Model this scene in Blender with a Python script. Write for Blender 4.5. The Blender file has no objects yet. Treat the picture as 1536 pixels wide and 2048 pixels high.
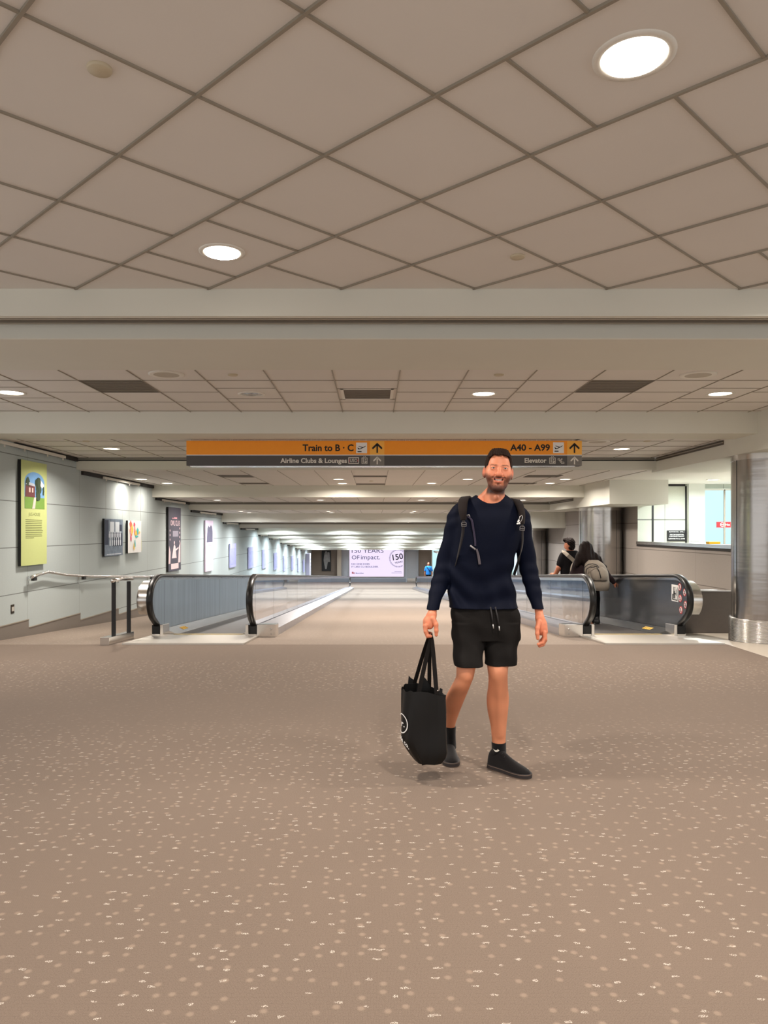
import bpy, math, random
import numpy as np
from mathutils import Vector, Matrix
random.seed(7); np.random.seed(7)
S = bpy.context.scene
COL = S.collection
# ------------------------------------------------------------------ camera, world, exposure
CAMZ = 1.38                      # eye height above the upper floor
cam = bpy.data.cameras.new('camera'); camo = bpy.data.objects.new('camera', cam); COL.objects.link(camo)
camo.location = (0, 0, CAMZ); camo.rotation_euler = (math.radians(90), 0, 0)
cam.sensor_width = 36; cam.lens = 36*1500/2048
cam.shift_x = 20/2048; cam.shift_y = 38/2048
cam.clip_start = .05; cam.clip_end = 200
S.camera = camo
w = bpy.data.worlds.new('world'); S.world = w; w.use_nodes = True
w.node_tree.nodes['Background'].inputs[0].default_value = (.97, .96, .95, 1)
w.node_tree.nodes['Background'].inputs[1].default_value = WORLD = 0.95
S.view_settings.view_transform = 'Standard'; S.view_settings.look = 'None'
S.view_settings.exposure = 0.28; S.view_settings.gamma = 1; S.view_settings.use_curve_mapping = False
S.cycles.use_denoising = True
S.cycles.max_bounces = 8; S.cycles.diffuse_bounces = 5; S.cycles.glossy_bounces = 4
S.cycles.transparent_max_bounces = 16; S.cycles.transmission_bounces = 6
S.cycles.sample_clamp_indirect = 6; S.cycles.caustics_reflective = False; S.cycles.caustics_refractive = False
LAMP_W = 36.0                    # watts of each recessed downlight
SLOPE = .0613; RY = 9.12         # the floor ramps down beyond RY
REND = 51.2
def zf(y):                       # floor height
    return 0.0 if y <= RY else (-(y-RY)*SLOPE if y < REND else -(REND-RY)*SLOPE)
def zh(h): return CAMZ+h

# ------------------------------------------------------------------ helpers
def tag(o, label=None, cat=None, group=None, kind=None):
    if label: o['label'] = label
    if cat: o['category'] = cat
    if group: o['group'] = group
    if kind: o['kind'] = kind
    return o
def empty(name, loc, label, cat, group=None, rz=0):
    o = bpy.data.objects.new(name, None); COL.objects.link(o); o.location = loc; o.rotation_euler = (0, 0, rz)
    o.empty_display_size = .1
    return tag(o, label, cat, group)
def link(name, me, parent=None, world=True):
    o = bpy.data.objects.new(name, me); COL.objects.link(o)
    if parent is not None:
        o.parent = parent
        if world: o.matrix_parent_inverse = Matrix.LocRotScale(None, parent.rotation_euler, None).inverted() @ Matrix.Translation(-parent.location) if parent.type == 'EMPTY' else Matrix()
    return o
class MB:
    """collects shapes; build() links them as ONE mesh object (world coordinates)"""
    def __init__(s): s.v = []; s.f = []; s.mi = []; s.sm = []
    def add(s, vs, fs, mi=0, smooth=False):
        n = len(s.v); s.v += [tuple(v) for v in vs]; s.f += [[i+n for i in f] for f in fs]
        s.mi += [mi]*len(fs); s.sm += [smooth]*len(fs); return s
    def box(s, x0, x1, y0, y1, z0, z1, mi=0):
        vs = [(x, y, z) for z in (z0, z1) for y in (y0, y1) for x in (x0, x1)]
        return s.add(vs, [(0,2,3,1),(4,5,7,6),(0,1,5,4),(2,6,7,3),(0,4,6,2),(1,3,7,5)], mi)
    def rbox(s, x0, x1, y0, y1, r, seg=3, b=None, mi=0):
        """box along y-range with slanted bottom/top following the ramp: r=(z0,z1) above the floor"""
        vs = [(x, y, zf(y)+z) for z in r for y in (y0, y1) for x in (x0, x1)]
        return s.add(vs, [(0,2,3,1),(4,5,7,6),(0,1,5,4),(2,6,7,3),(0,4,6,2),(1,3,7,5)], mi)
    def prism(s, pts, axis, a, b, mi=0, smooth=False):
        """polygon pts (2D, counter-clockwise) extruded along axis from a to b"""
        def mk(p, t):
            return (t, p[0], p[1]) if axis == 'x' else ((p[0], t, p[1]) if axis == 'y' else (p[0], p[1], t))
        n = len(pts); vs = [mk(p, a) for p in pts]+[mk(p, b) for p in pts]
        s.add(vs, [list(range(n))[::-1], list(range(n, 2*n))], mi)
        return s.add(vs, [(i, (i+1) % n, (i+1) % n+n, i+n) for i in range(n)], mi, smooth)
    def sweep(s, path, prof, up=None, closed=False, cap=True, mi=0, smooth=True, scale=None):
        """profile [(side, normal)] swept along a 3D path; up = reference direction for 'normal'"""
        P = [Vector(p) for p in path]; n = len(P); m = len(prof); vs = []
        U = Vector(up or (0, 0, 1)); side0 = None
        for i in range(n):
            a = P[i-1] if (i > 0 or closed) else P[i]; b = P[(i+1) % n] if (i < n-1 or closed) else P[i]
            t = (b-a).normalized(); sd = t.cross(U)
            if sd.length < 1e-4: sd = side0 or Vector((1, 0, 0))
            sd.normalize(); side0 = sd; nn = sd.cross(t).normalized(); k = scale[i] if scale else 1
            for (p, q) in prof: vs.append(P[i]+sd*p*k+nn*q*k)
        fs = []
        for i in range(n if closed else n-1):
            for j in range(m):
                fs.append((i*m+j, i*m+(j+1) % m, ((i+1) % n)*m+(j+1) % m, ((i+1) % n)*m+j))
        if cap and not closed: fs += [list(range(m))[::-1], [(n-1)*m+j for j in range(m)]]
        return s.add(vs, fs, mi, smooth)
    def tube(s, path, r, seg=10, up=None, mi=0, scale=None, cap=True):
        return s.sweep(path, [(r*math.cos(2*math.pi*i/seg), r*math.sin(2*math.pi*i/seg)) for i in range(seg)], up, cap=cap, mi=mi, scale=scale)
    def cyl(s, c, r, z0, z1, seg=48, mi=0, r2=None):
        r2 = r if r2 is None else r2
        vs = [(c[0]+q*math.cos(2*math.pi*i/seg), c[1]+q*math.sin(2*math.pi*i/seg), z) for z, q in ((z0, r), (z1, r2)) for i in range(seg)]
        s.add(vs, [list(range(seg))[::-1], list(range(seg, 2*seg))], mi)
        return s.add(vs, [(i, (i+1) % seg, (i+1) % seg+seg, i+seg) for i in range(seg)], mi, True)
    def lathe(s, c, prof, seg=32, mi=0, axis='z'):
        vs = []
        for (r, z) in prof:
            for i in range(seg):
                a = 2*math.pi*i/seg
                vs.append((c[0]+r*math.cos(a), c[1]+r*math.sin(a), c[2]+z) if axis == 'z' else (c[0]+z, c[1]+r*math.cos(a), c[2]+r*math.sin(a)) if axis == 'x' else (c[0]+r*math.cos(a), c[1]+z, c[2]+r*math.sin(a)))
        fs = [(k*seg+i, k*seg+(i+1) % seg, (k+1)*seg+(i+1) % seg, (k+1)*seg+i) for k in range(len(prof)-1) for i in range(seg)]
        return s.add(vs, fs, mi, True)
    def build(s, name, mats, parent=None, bevel=0, kind=None, seg=2, fix=True):
        me = bpy.data.meshes.new(name); me.from_pydata(s.v, [], s.f)
        for m in (mats if isinstance(mats, (list, tuple)) else [mats]): me.materials.append(m)
        me.polygons.foreach_set('material_index', s.mi); me.polygons.foreach_set('use_smooth', s.sm)
        if fix:
            import bmesh
            bm = bmesh.new(); bm.from_mesh(me); bmesh.ops.recalc_face_normals(bm, faces=bm.faces); bm.to_mesh(me); bm.free()
        me.update()
        o = link(name, me, parent)
        if bevel:
            md = o.modifiers.new('bevel', 'BEVEL'); md.width = bevel; md.segments = seg; md.limit_method = 'ANGLE'; md.angle_limit = .6
        if kind: o['kind'] = kind
        return o

# ------------------------------------------------------------------ materials
def sr(r, g, b):                 # sRGB 0-255 to linear
    f = lambda c: ((c/255+.055)/1.055)**2.4 if c > 10 else c/255/12.92
    return (f(r), f(g), f(b), 1)
class NT:
    def __init__(s, name):
        s.m = bpy.data.materials.new(name); s.m.use_nodes = True; s.t = s.m.node_tree
        s.b = s.t.nodes['Principled BSDF']; s.o = s.t.nodes['Material Output']
    def n(s, typ, ins=None, **kw):
        nd = s.t.nodes.new(typ)
        for k, v in kw.items(): setattr(nd, k, v)
        for k, v in (ins or {}).items():
            if hasattr(v, 'is_output'): s.t.links.new(v, nd.inputs[k])
            else: nd.inputs[k].default_value = v
        return nd
    def math(s, op, a, b=0.0, c=0.0):
        nd = s.n('ShaderNodeMath', operation=op)
        for i, v in enumerate((a, b, c)):
            if i >= len(nd.inputs): break
            if hasattr(v, 'is_output'): s.t.links.new(v, nd.inputs[i])
            else: nd.inputs[i].default_value = v
        return nd.outputs[0]
    def mix(s, f, a, b, mode='MIX'):
        nd = s.n('ShaderNodeMix', data_type='RGBA', blend_type=mode)
        for k, v in ((0, f), (6, a), (7, b)):
            if hasattr(v, 'is_output'): s.t.links.new(v, nd.inputs[k])
            else: nd.inputs[k].default_value = v
        return nd.outputs[2]
    def co(s): return s.n('ShaderNodeTexCoord').outputs['Object']
    def xyz(s, v=None):
        nd = s.n('ShaderNodeSeparateXYZ', {0: v or s.co()}); return nd.outputs
    def set(s, **kw):
        names = dict(col='Base Color', rough='Roughness', metal='Metallic', normal='Normal', alpha='Alpha', spec='Specular IOR Level',
                     trans='Transmission Weight', ior='IOR', ecol='Emission Color', estr='Emission Strength', sss='Subsurface Weight', coat='Coat Weight', sheen='Sheen Weight', aniso='Anisotropic')
        for k, v in kw.items():
            i = s.b.inputs[names[k]]
            if hasattr(v, 'is_output'): s.t.links.new(v, i)
            else: i.default_value = v
        return s.m
    def bump(s, h, strength=.3, dist=.01):
        return s.n('ShaderNodeBump', {'Height': h, 'Strength': strength, 'Distance': dist}).outputs[0]
def mat(name, col, rough=.6, metal=0, var=.06, nscale=20, bump=0, bscale=200, **kw):
    t = NT(name); co = t.co()
    nz = t.n('ShaderNodeTexNoise', {'Vector': co, 'Scale': nscale, 'Detail': 3})
    dark = tuple(c*(1-var) for c in col[:3])+(1,); lite = tuple(min(1, c*(1+var)) for c in col[:3])+(1,)
    t.set(col=t.mix(nz.outputs[0], dark, lite), rough=rough, metal=metal, **kw)
    if bump:
        b = t.n('ShaderNodeTexNoise', {'Vector': co, 'Scale': bscale, 'Detail': 2})
        t.set(normal=t.bump(b.outputs[0], bump, .002))
    return t.m
def glow(name, col, strength):
    t = NT(name); return t.set(col=(0, 0, 0, 1), ecol=col, estr=strength, rough=.5)

def carpet_material():
    t = NT('speckled carpet'); co = t.co(); X, Y, Z = t.xyz(co)[:3]
    fine = t.n('ShaderNodeTexNoise', {'Vector': co, 'Scale': 260, 'Detail': 2, 'Roughness': .8}).outputs[0]
    big = t.n('ShaderNodeTexNoise', {'Vector': co, 'Scale': 1.3, 'Detail': 3}).outputs[0]
    # ribs of the loop pile
    rib = t.math('MULTIPLY', t.math('SINE', t.math('MULTIPLY', X, 900)), t.math('SINE', t.math('MULTIPLY', Y, 620)))
    loop = t.n('ShaderNodeTexVoronoi', {'Vector': t.n('ShaderNodeMapping', {'Vector': co, 'Scale': (1.5, 1, 1)}).outputs[0], 'Scale': 150, 'Randomness': .35}, voronoi_dimensions='2D')
    fine2 = t.math('ADD', t.math('MULTIPLY', fine, .55), t.math('SUBTRACT', .52, t.math('MULTIPLY', loop.outputs['Distance'], .62)))
    base = t.mix(fine2, sr(76, 65, 57), sr(144, 127, 113))
    base = t.mix(t.math('MULTIPLY', big, .35), base, sr(134, 116, 101))
    # soft pale dots
    v = t.n('ShaderNodeTexVoronoi', {'Vector': co, 'Scale': 14.5, 'Randomness': .62}, voronoi_dimensions='2D')
    rnd = t.xyz(v.outputs['Color'])[0]
    rag = t.math('MULTIPLY', t.math('SUBTRACT', fine, .5), .22)
    soft = t.n('ShaderNodeMapRange', {'Value': t.math('ADD', v.outputs['Distance'], rag), 'From Min': .09, 'From Max': .20, 'To Min': 1, 'To Max': 0}).outputs[0]
    dot = t.math('MULTIPLY', soft, t.math('GREATER_THAN', rnd, .35))
    # bright stitched flecks, short and broken
    mp = t.n('ShaderNodeMapping', {'Vector': co, 'Rotation': (0, 0, .45), 'Scale': (.8, 1.7, 1)})
    v2 = t.n('ShaderNodeTexVoronoi', {'Vector': mp.outputs[0], 'Scale': 11, 'Randomness': 1.0}, voronoi_dimensions='2D')
    st = t.n('ShaderNodeTexVoronoi', {'Vector': co, 'Scale': 260}, voronoi_dimensions='2D')
    r2 = t.xyz(v2.outputs['Color'])[1]
    fl = t.math('MULTIPLY', t.math('LESS_THAN', t.math('ADD', v2.outputs['Distance'], t.math('MULTIPLY', t.math('SUBTRACT', t.n('ShaderNodeTexNoise', {'Vector': co, 'Scale': 70, 'Detail': 1}).outputs[0], .5), .28)), .10), t.math('LESS_THAN', st.outputs['Distance'], .40))
    fl = t.math('MULTIPLY', fl, t.math('GREATER_THAN', r2, .45))
    # woven bands across the hall: plain bands between patterned ones
    mr = t.n('ShaderNodeMapRange', {'Value': Y, 'From Min': 0, 'From Max': 20}).outputs[0]
    cr = t.n('ShaderNodeValToRGB', {0: mr}); el = cr.color_ramp.elements
    el[0].position = 0; el[0].color = (1, 1, 1, 1); el[1].position = .245; el[1].color = (1, 1, 1, 1)
    for p, c in ((.275, .22), (.315, .22), (.33, .9), (.395, .9), (.405, .12), (.455, .1), (.46, .55), (.6, .4), (1, .1)):
        e = el.new(p); e.color = (c, c, c, 1)
    side = t.math('MULTIPLY', t.math('MULTIPLY', t.math('LESS_THAN', X, -3.3), t.math('GREATER_THAN', Y, RY)), .8)
    band = t.math('MAXIMUM', cr.outputs[0], side)
    col = t.mix(t.math('MULTIPLY', t.math('MULTIPLY', dot, .40), band), base, sr(180, 160, 140))
    col = t.mix(t.math('MULTIPLY', t.math('MULTIPLY', fl, .6), band), col, sr(250, 240, 226))
    # ramp weave is a little lighter with faint cross lines
    ramp = t.math('GREATER_THAN', Y, RY)
    col = t.mix(t.math('MULTIPLY', ramp, .20), col, sr(196, 184, 172))
    t.set(col=col, rough=.95, spec=.15, sheen=.1)
    t.set(normal=t.bump(t.math('ADD', fine, t.math('MULTIPLY', rib, .15)), .35, .004))
    return t.m
def tile_material(name, c1, c2):
    t = NT(name); co = t.co()
    n1 = t.n('ShaderNodeTexNoise', {'Vector': co, 'Scale': 2.2, 'Detail': 2}).outputs[0]
    n2 = t.n('ShaderNodeTexNoise', {'Vector': co, 'Scale': 320, 'Detail': 1}).outputs[0]
    return t.set(col=t.mix(n1, c1, c2), rough=.95, spec=.2, normal=t.bump(n2, .12, .002))
def panel_wall_material(name, c1, c2, joint, axis, u0, up, v0, vp, jw=.006):
    """fabric wall panels: joints every up along the wall (from u0) and every vp in height (from v0)"""
    t = NT(name); co = t.co(); o = t.xyz(co); U = o[1] if axis == 'y' else o[0]; V = o[2]
    def ln(a, a0, p, wd):
        f = t.math('FRACT', t.math('DIVIDE', t.math('SUBTRACT', a, a0), p))
        f = t.math('ABSOLUTE', t.math('SUBTRACT', f, .5)); return t.math('GREATER_THAN', f, .5-wd/p)
    m = t.math('MAXIMUM', t.math('MULTIPLY', ln(U, u0, up, jw*.7), .6), ln(V, v0, vp, jw))
    n1 = t.n('ShaderNodeTexNoise', {'Vector': co, 'Scale': 60, 'Detail': 3, 'Roughness': .7}).outputs[0]
    base = t.mix(n1, c1, c2)
    return t.set(col=t.mix(t.math('MULTIPLY', m, .85), base, joint), rough=.85, spec=.2,
                 normal=t.bump(t.math('SUBTRACT', n1, t.math('MULTIPLY', m, 2)), .15, .004))
def steel(name, col, rough=.28, axis=2, amt=.12):
    t = NT(name); co = t.co(); sc = [4, 4, 4]; sc[axis] = 4; 
    sc = [(160 if i != axis else 1.5) for i in range(3)]
    mp = t.n('ShaderNodeMapping', {'Vector': co, 'Scale': tuple(sc)})
    n = t.n('ShaderNodeTexNoise', {'Vector': mp.outputs[0], 'Scale': 1, 'Detail': 3}).outputs[0]
    r = t.math('ADD', t.math('MULTIPLY', n, amt), rough-amt/2)
    return t.set(col=col, rough=r, metal=1, normal=t.bump(n, .04, .002))
def glass(name, tint=(.93, .97, 1, 1), rough=.02, refl=.25, joints=False):
    """clear toughened glass: a see-through pane with mirror reflections growing at grazing angles"""
    t = NT(name)
    tr = t.n('ShaderNodeBsdfTransparent', {0: tint}); gl = t.n('ShaderNodeBsdfGlossy', {'Color': (1, 1, 1, 1), 'Roughness': rough})
    fr = t.math('POWER', t.n('ShaderNodeLayerWeight', {'Blend': .5}).outputs['Facing'], 4.0)
    f = t.math('MINIMUM', t.math('ADD', t.math('MULTIPLY', fr, 1.0), refl*.2), .8)
    mx = t.n('ShaderNodeMixShader', {0: f, 1: tr.outputs[0], 2: gl.outputs[0]})
    out = mx.outputs[0]
    if joints:
        Y = t.xyz()[1]; fq = t.math('FRACT', t.math('DIVIDE', t.math('SUBTRACT', Y, 11.35), 1.9))
        j = t.math('LESS_THAN', t.math('ABSOLUTE', t.math('SUBTRACT', fq, .5)), .0035)
        df = t.n('ShaderNodeBsdfDiffuse', {0: (.03, .035, .04, 1)})
        out = t.n('ShaderNodeMixShader', {0: j, 1: out, 2: df.outputs[0]}).outputs[0]
    t.t.links.new(out, t.o.inputs[0]); return t.m

M = {}
M['carpet'] = carpet_material()
M['tile'] = tile_material('acoustic ceiling tile', sr(222, 218, 212), sr(228, 224, 218))
M['gyp'] = tile_material('painted ceiling board', sr(226, 223, 214), sr(230, 227, 218))
M['beam'] = tile_material('painted beam', sr(218, 217, 206), sr(223, 222, 211))
M['white_paint'] = tile_material('white painted board', sr(222, 226, 218), sr(228, 232, 224))
M['tbar'] = mat('ceiling grid metal', sr(150, 142, 128), .5, .1)
M['reveal'] = mat('black reveal', sr(34, 30, 28), .7)
M['slot'] = mat('dark track channel', sr(92, 82, 70), .6)
M['rail_metal'] = mat('track aluminium', sr(170, 160, 145), .4, .5)
M['leftwall'] = panel_wall_material('grey fabric wall panels', sr(180, 190, 190), sr(194, 204, 204), sr(110, 114, 112), 'y', 10.5, 1.85, CAMZ+.402, .626)
M['rightwall'] = panel_wall_material('warm grey stone panels', sr(160, 152, 146), sr(174, 166, 158), sr(100, 94, 88), 'y', 13.1, 2.9, 1.0, .55)
M['farwall'] = panel_wall_material('taupe wall panels', sr(132, 118, 106), sr(144, 130, 118), sr(92, 84, 76), 'x', 0, 2.4, -2.0, 2.2)
M['hallwall'] = panel_wall_material('pale hall panels', sr(206, 210, 196), sr(216, 219, 206), sr(96, 96, 90), 'x', 6.2, 1.25, 1.62, 1.2, .01)
M['base_carpet'] = mat('carpeted base', sr(128, 120, 112), .95, var=.18, nscale=180, bump=.3)
M['terrazzo'] = mat('pale terrazzo', sr(206, 196, 182), .35, var=.12, nscale=120)
M['steel'] = steel('brushed stainless steel', (.62, .60, .57, 1), .26)
M['steel_col'] = steel('column stainless steel', (.46, .44, .42, 1), .22, axis=2, amt=.1)
_t = M['steel_col'].node_tree; _b = _t.nodes['Bump']; _m = _t.nodes.new('ShaderNodeMapping'); _m.inputs['Scale'].default_value = (.9, .9, 8); _c = _t.nodes.new('ShaderNodeTexCoord'); _n = _t.nodes.new('ShaderNodeTexNoise'); _n.inputs['Scale'].default_value = 1
_t.links.new(_c.outputs['Object'], _m.inputs[0]); _t.links.new(_m.outputs[0], _n.inputs[0]); _b2 = _t.nodes.new('ShaderNodeBump'); _b2.inputs['Strength'].default_value = .22; _b2.inputs['Distance'].default_value = .012
_t.links.new(_n.outputs[0], _b2.inputs['Height']); _t.links.new(_b.outputs[0], _b2.inputs['Normal']); _t.links.new(_b2.outputs[0], _t.nodes['Principled BSDF'].inputs['Normal'])
M['steel_h'] = steel('stainless trim', (.70, .68, .65, 1), .22, axis=1)
M['steel_dark'] = steel('tinted steel panel', (.13, .135, .14, 1), .16, axis=2, amt=.08); M['steel_dark'].node_tree.nodes['Principled BSDF'].inputs['Metallic'].default_value = .55
M['black_metal'] = mat('black metal', sr(26, 25, 25), .45, .2)
M['rubber'] = mat('black handrail rubber', sr(14, 13, 13), .36, spec=.4)
M['glass'] = glass('balustrade glass', (.90, .94, 1, 1), joints=True)
_s = NT('blue grey satin balustrade'); _c = _s.co(); _m = _s.n('ShaderNodeMapping', {'Vector': _c, 'Scale': (1, 7, .5)}); _n = _s.n('ShaderNodeTexNoise', {'Vector': _m.outputs[0], 'Scale': 1, 'Detail': 4, 'Roughness': .6}).outputs[0]
_y = _s.xyz(_c)[1]; _j = _s.math('LESS_THAN', _s.math('ABSOLUTE', _s.math('SUBTRACT', _s.math('FRACT', _s.math('DIVIDE', _s.math('SUBTRACT', _y, 11.5), 1.9)), .5)), .003)
M['steel_blue'] = _s.set(col=_s.mix(_j, _s.mix(_n, (.15, .19, .23, 1), (.40, .49, .55, 1)), (.02, .02, .03, 1)), metal=.45, rough=.32)
M['comb'] = steel('landing plate', (.74, .70, .64, 1), .42, axis=0)
M['yellow'] = mat('yellow sticker', sr(232, 180, 40), .5)
M['black'] = mat('black print', sr(14, 14, 15), .6)
M['white'] = mat('white print', sr(238, 238, 236), .6)
M['offwhite'] = mat('off white fixture', sr(228, 224, 214), .5)
M['red'] = mat('red print', sr(205, 40, 48), .5)
M['light'] = glow('lit lamp lens', (1, .90, .76, 1), 9)
M['vent'] = mat('grey vent grille', sr(112, 104, 92), .7)
# ------------------------------------------------------------------ floor
def strip_floor(name, x0, x1, y0, dz, m):
    b = MB(); ys = [y0, RY, REND, 58.6]
    top = [(x, y, zf(y)+dz) for y in ys for x in (x0, x1)]; bot = [(x, y, zf(y)+dz-.2) for y in ys for x in (x0, x1)]
    n = 8; fs = []
    for i in range(3):
        a = 2*i; fs += [(a, a+1, a+3, a+2), (a+n, a+2+n, a+3+n, a+1+n), (a, a+2, a+2+n, a+n), (a+1, a+1+n, a+3+n, a+3)]
    fs += [(0, n, n+1, 1), (6, 7, 7+n, 6+n)]
    return b.add(top+bot, fs).build(name, m, kind='structure')
strip_floor('floor', -6.2, 4.3, -2.5, 0, M['carpet'])
strip_floor('floor', 4.3, 10.4, 4.0, .0, M['terrazzo'])
MB().box(4.3, 10.4, -2.5, 4.0, -.2, 0).build('floor', M['carpet'], kind='structure')

# ------------------------------------------------------------------ stepped ceilings: (y0, y1, height above the eye)
XR = 4.6; XL = -4.85
SECS = [(-.6, 4.92, 1.59), (6.2, 9.0, 1.43), (9.55, 12.2, 1.195), (12.2, 16.4, .997), (16.4, 19.6, .753), (19.6, 23.85, .563),
        (23.85, 27.0, .30), (27.0, 31.2, .115), (31.2, 34.4, -.14), (34.4, 38.6, -.33), (38.6, 41.8, -.59), (41.8, 46.0, -.775),
        (46.0, 49.2, -1.04), (49.2, 58.6, -1.22)]
for i, (a, b_, h) in enumerate(SECS):
    xl = -6.25 if i <= 1 else XL-.1
    a2 = a+.16 if i >= 3 else a
    MB().box(xl, 6.6 if i == 0 else XR, a2, b_, zh(h), zh(h)+.1).build('ceiling', M['tile'], kind='structure')
tn = [0]
def trim(b, m, bevel=0):
    tn[0] += 1; return b.build('trim_%d' % tn[0], m, kind='structure', bevel=bevel)
# beam with the shutter track across the hall, nearest the camera
trim(MB().box(-6.2, 6.6, 4.92, 4.97, zh(1.41), zh(1.70)), M['beam'])
trim(MB().box(-6.2, 6.6, 4.97, 5.2, zh(1.47), zh(1.70)), M['slot'])
trim(MB().prism([(5.2, zh(1.70)), (5.2, zh(1.335)), (5.21, zh(1.33)), (6.2, zh(1.33)), (6.2, zh(1.70))], 'x', -6.2, 6.6), M['beam'])
for y, z in ((5.03, 1.418), (5.15, 1.425)):
    trim(MB().box(-6.2, 6.6, y-.013, y+.013, zh(z), zh(z)+.02), M['rail_metal'])
# plain downstand and all the further steps
H = [s[2] for s in SECS]
trim(MB().box(-6.25, XR, 9.0, 9.55, zh(1.171), zh(1.55)), M['beam'])
plain = [(16.4, .74, 3), (23.85, .285, 5), (31.2, -.15, 7), (38.6, -.6, 9), (46.0, -1.05, 11)]
for y, hb, k in plain:
    trim(MB().box(XL-.1, XR, y, y+.22, zh(hb), zh(H[k])+.1), M['beam'])
slots = [(12.2, 1.0, 2), (19.6, .555, 4), (27.0, .105, 6), (34.4, -.335, 8), (41.8, -.78, 10), (49.2, -1.23, 12)]
for y, hb, k in slots:
    t_ = zh(H[k]); trim(MB().box(XL-.1, XR, y+.02, y+.22, zh(hb), t_-.055), M['beam'])
    trim(MB().box(XL-.1, XR, y+.10, y+.22, t_-.055, t_+.1), M['slot'])
    trim(MB().box(XL-.1, XR, y+.045, y+.075, t_-.028, t_-.012), M['rail_metal'])
    trim(MB().box(XL-.1, XR, y+.02, y+.035, t_-.052, t_-.042), M['black_metal'])
# bulkheads along the right edge
BK = []
for k in range(6):
    y0 = 7.3+7.35*k; y1 = 12.2+7.4*k; hb = .967-.44*k
    top = 1.55-.44*k
    trim(MB().box(XR, 5.75, y0, y1+.22, zh(hb), zh(top)), M['beam'] if k == 0 else [M['beam']])
# track turning the corner along the bulkhead
trim(MB().box(XR-.012, XR, 9.86, 12.2, zh(1.135), zh(1.19)), M['slot'])
trim(MB().box(XR-.03, XR-.012, 9.86, 12.2, zh(1.158), zh(1.170)), M['rail_metal'])
trim(MB().box(XR-.012, XR, 17.3, 19.6, zh(.695), zh(.748)), M['slot'])
trim(MB().box(XR-.03, XR-.012, 17.3, 19.6, zh(.716), zh(.727)), M['rail_metal'])
# plain ceilings beyond the right edge
for k in range(7):
    y0 = 4.9 if k == 0 else 8.65+7.4*k+.9; y1 = 8.65+7.4*(k+1)+.9
    h = 1.0-.44*k
    MB().box(XR+.003, 10.4 if k == 0 else 5.75, y0, min(y1, 58.6), zh(h), zh(h)+.1).build('ceiling', M['gyp'], kind='structure')

# ------------------------------------------------------------------ T-bar grids of the ceilings
P45 = .615; U0 = 2.0895; V0 = 1.774; R2 = math.sqrt(2)
def clip45(u0, v0, u1, v1, ymax, xm):
    """segment in the rotated grid clipped to the ceiling"""
    a = Vector(((u0-v0)/R2, (u0+v0)/R2)); b = Vector(((u1-v1)/R2, (u1+v1)/R2)); d = b-a; t0, t1 = 0, 1
    for k, lo, hi in ((0, -6.1, xm), (1, -.5, ymax)):
        if abs(d[k]) < 1e-9:
            if a[k] < lo or a[k] > hi: return None
            continue
        p, q = (lo-a[k])/d[k], (hi-a[k])/d[k]
        if p > q: p, q = q, p
        t0 = max(t0, p); t1 = min(t1, q)
    return (a+d*t0, a+d*t1) if t0 < t1-1e-6 else None
def bar(mb, a, b, w_, z0, z1, mi=0):
    d = (b-a); n = Vector((-d.y, d.x)).normalized()*w_/2
    p = [a+n, a-n, b-n, b+n]
    mb.add([(q.x, q.y, z) for z in (z0, z1) for q in p], [(0,1,2,3),(7,6,5,4),(0,4,5,1),(1,5,6,2),(2,6,7,3),(3,7,4,0)], mi)
g = MB(); z = zh(1.59)
special = {(0, -1), (0, 3), (4, -1), (-4, 3), (-4, -1), (4, 3)}     # (column, grid line) replaced by two half-tile lines round a lamp
for i in range(-12, 16):
    u = U0+i*P45
    s_ = clip45(u, -9, u, 13, 4.915, 6.5)
    if s_: bar(g, s_[0], s_[1], .013, z-.010, z+.001)
    for j in range(-14, 14):
        vs = [V0+j*P45]
        if (i, j) in special: vs = [V0+(j-.5)*P45, V0+(j+.5)*P45]
        for v_ in vs:
            s_ = clip45(u, v_, u+P45, v_, 4.915, 6.5)
            if s_: bar(g, s_[0], s_[1], .011, z-.008, z+.001)
trim(g, M['tbar'])
def square_grid(i, x0, dx, y0, dy, spx=(), cross=True):
    a, b_, h = SECS[i]; z = zh(h); g = MB(); n = 0
    xs = [x0+dx*k for k in range(-12, 12) if XL < x0+dx*k < XR]
    for x in xs: g.box(x-.005, x+.005, a+.16, b_, z-.006, z+.001)
    ed = [XL]+xs+[XR]
    for j in range(len(ed)-1):
        c = (ed[j]+ed[j+1])/2; y = y0
        while y < b_:
            if y > a and cross: 
                near = [s for s in spx if abs(s[0]-c) < dx*.5 and abs(s[1]-y) < dy*.55]
                if near:
                    pass
                else: g.box(ed[j], ed[j+1], y-.004, y+.004, z-.005, z+.001)
            y += dy
        for s in spx:
            if abs(s[0]-c) < dx*.5:
                for q in (s[1]-.3, s[1]+.3):
                    if a < q < b_: g.box(ed[j], ed[j+1], q-.004, q+.004, z-.005, z+.001)
    trim(g, M['tbar'])
square_grid(1, .233, .608, 6.51, .6, [(-3.75, 7.75), (-1.28, 7.8), (1.14, 7.8), (3.6, 7.8), (-.07, 7.82)])
square_grid(2, .233, .608, 9.95, .6)
square_grid(3, .233, .608, 12.9, .6, cross=False)
square_grid(4, .233, .608, 17.0, .6, cross=False)
square_grid(5, .233, .608, 20.3, .6, cross=False)

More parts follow.
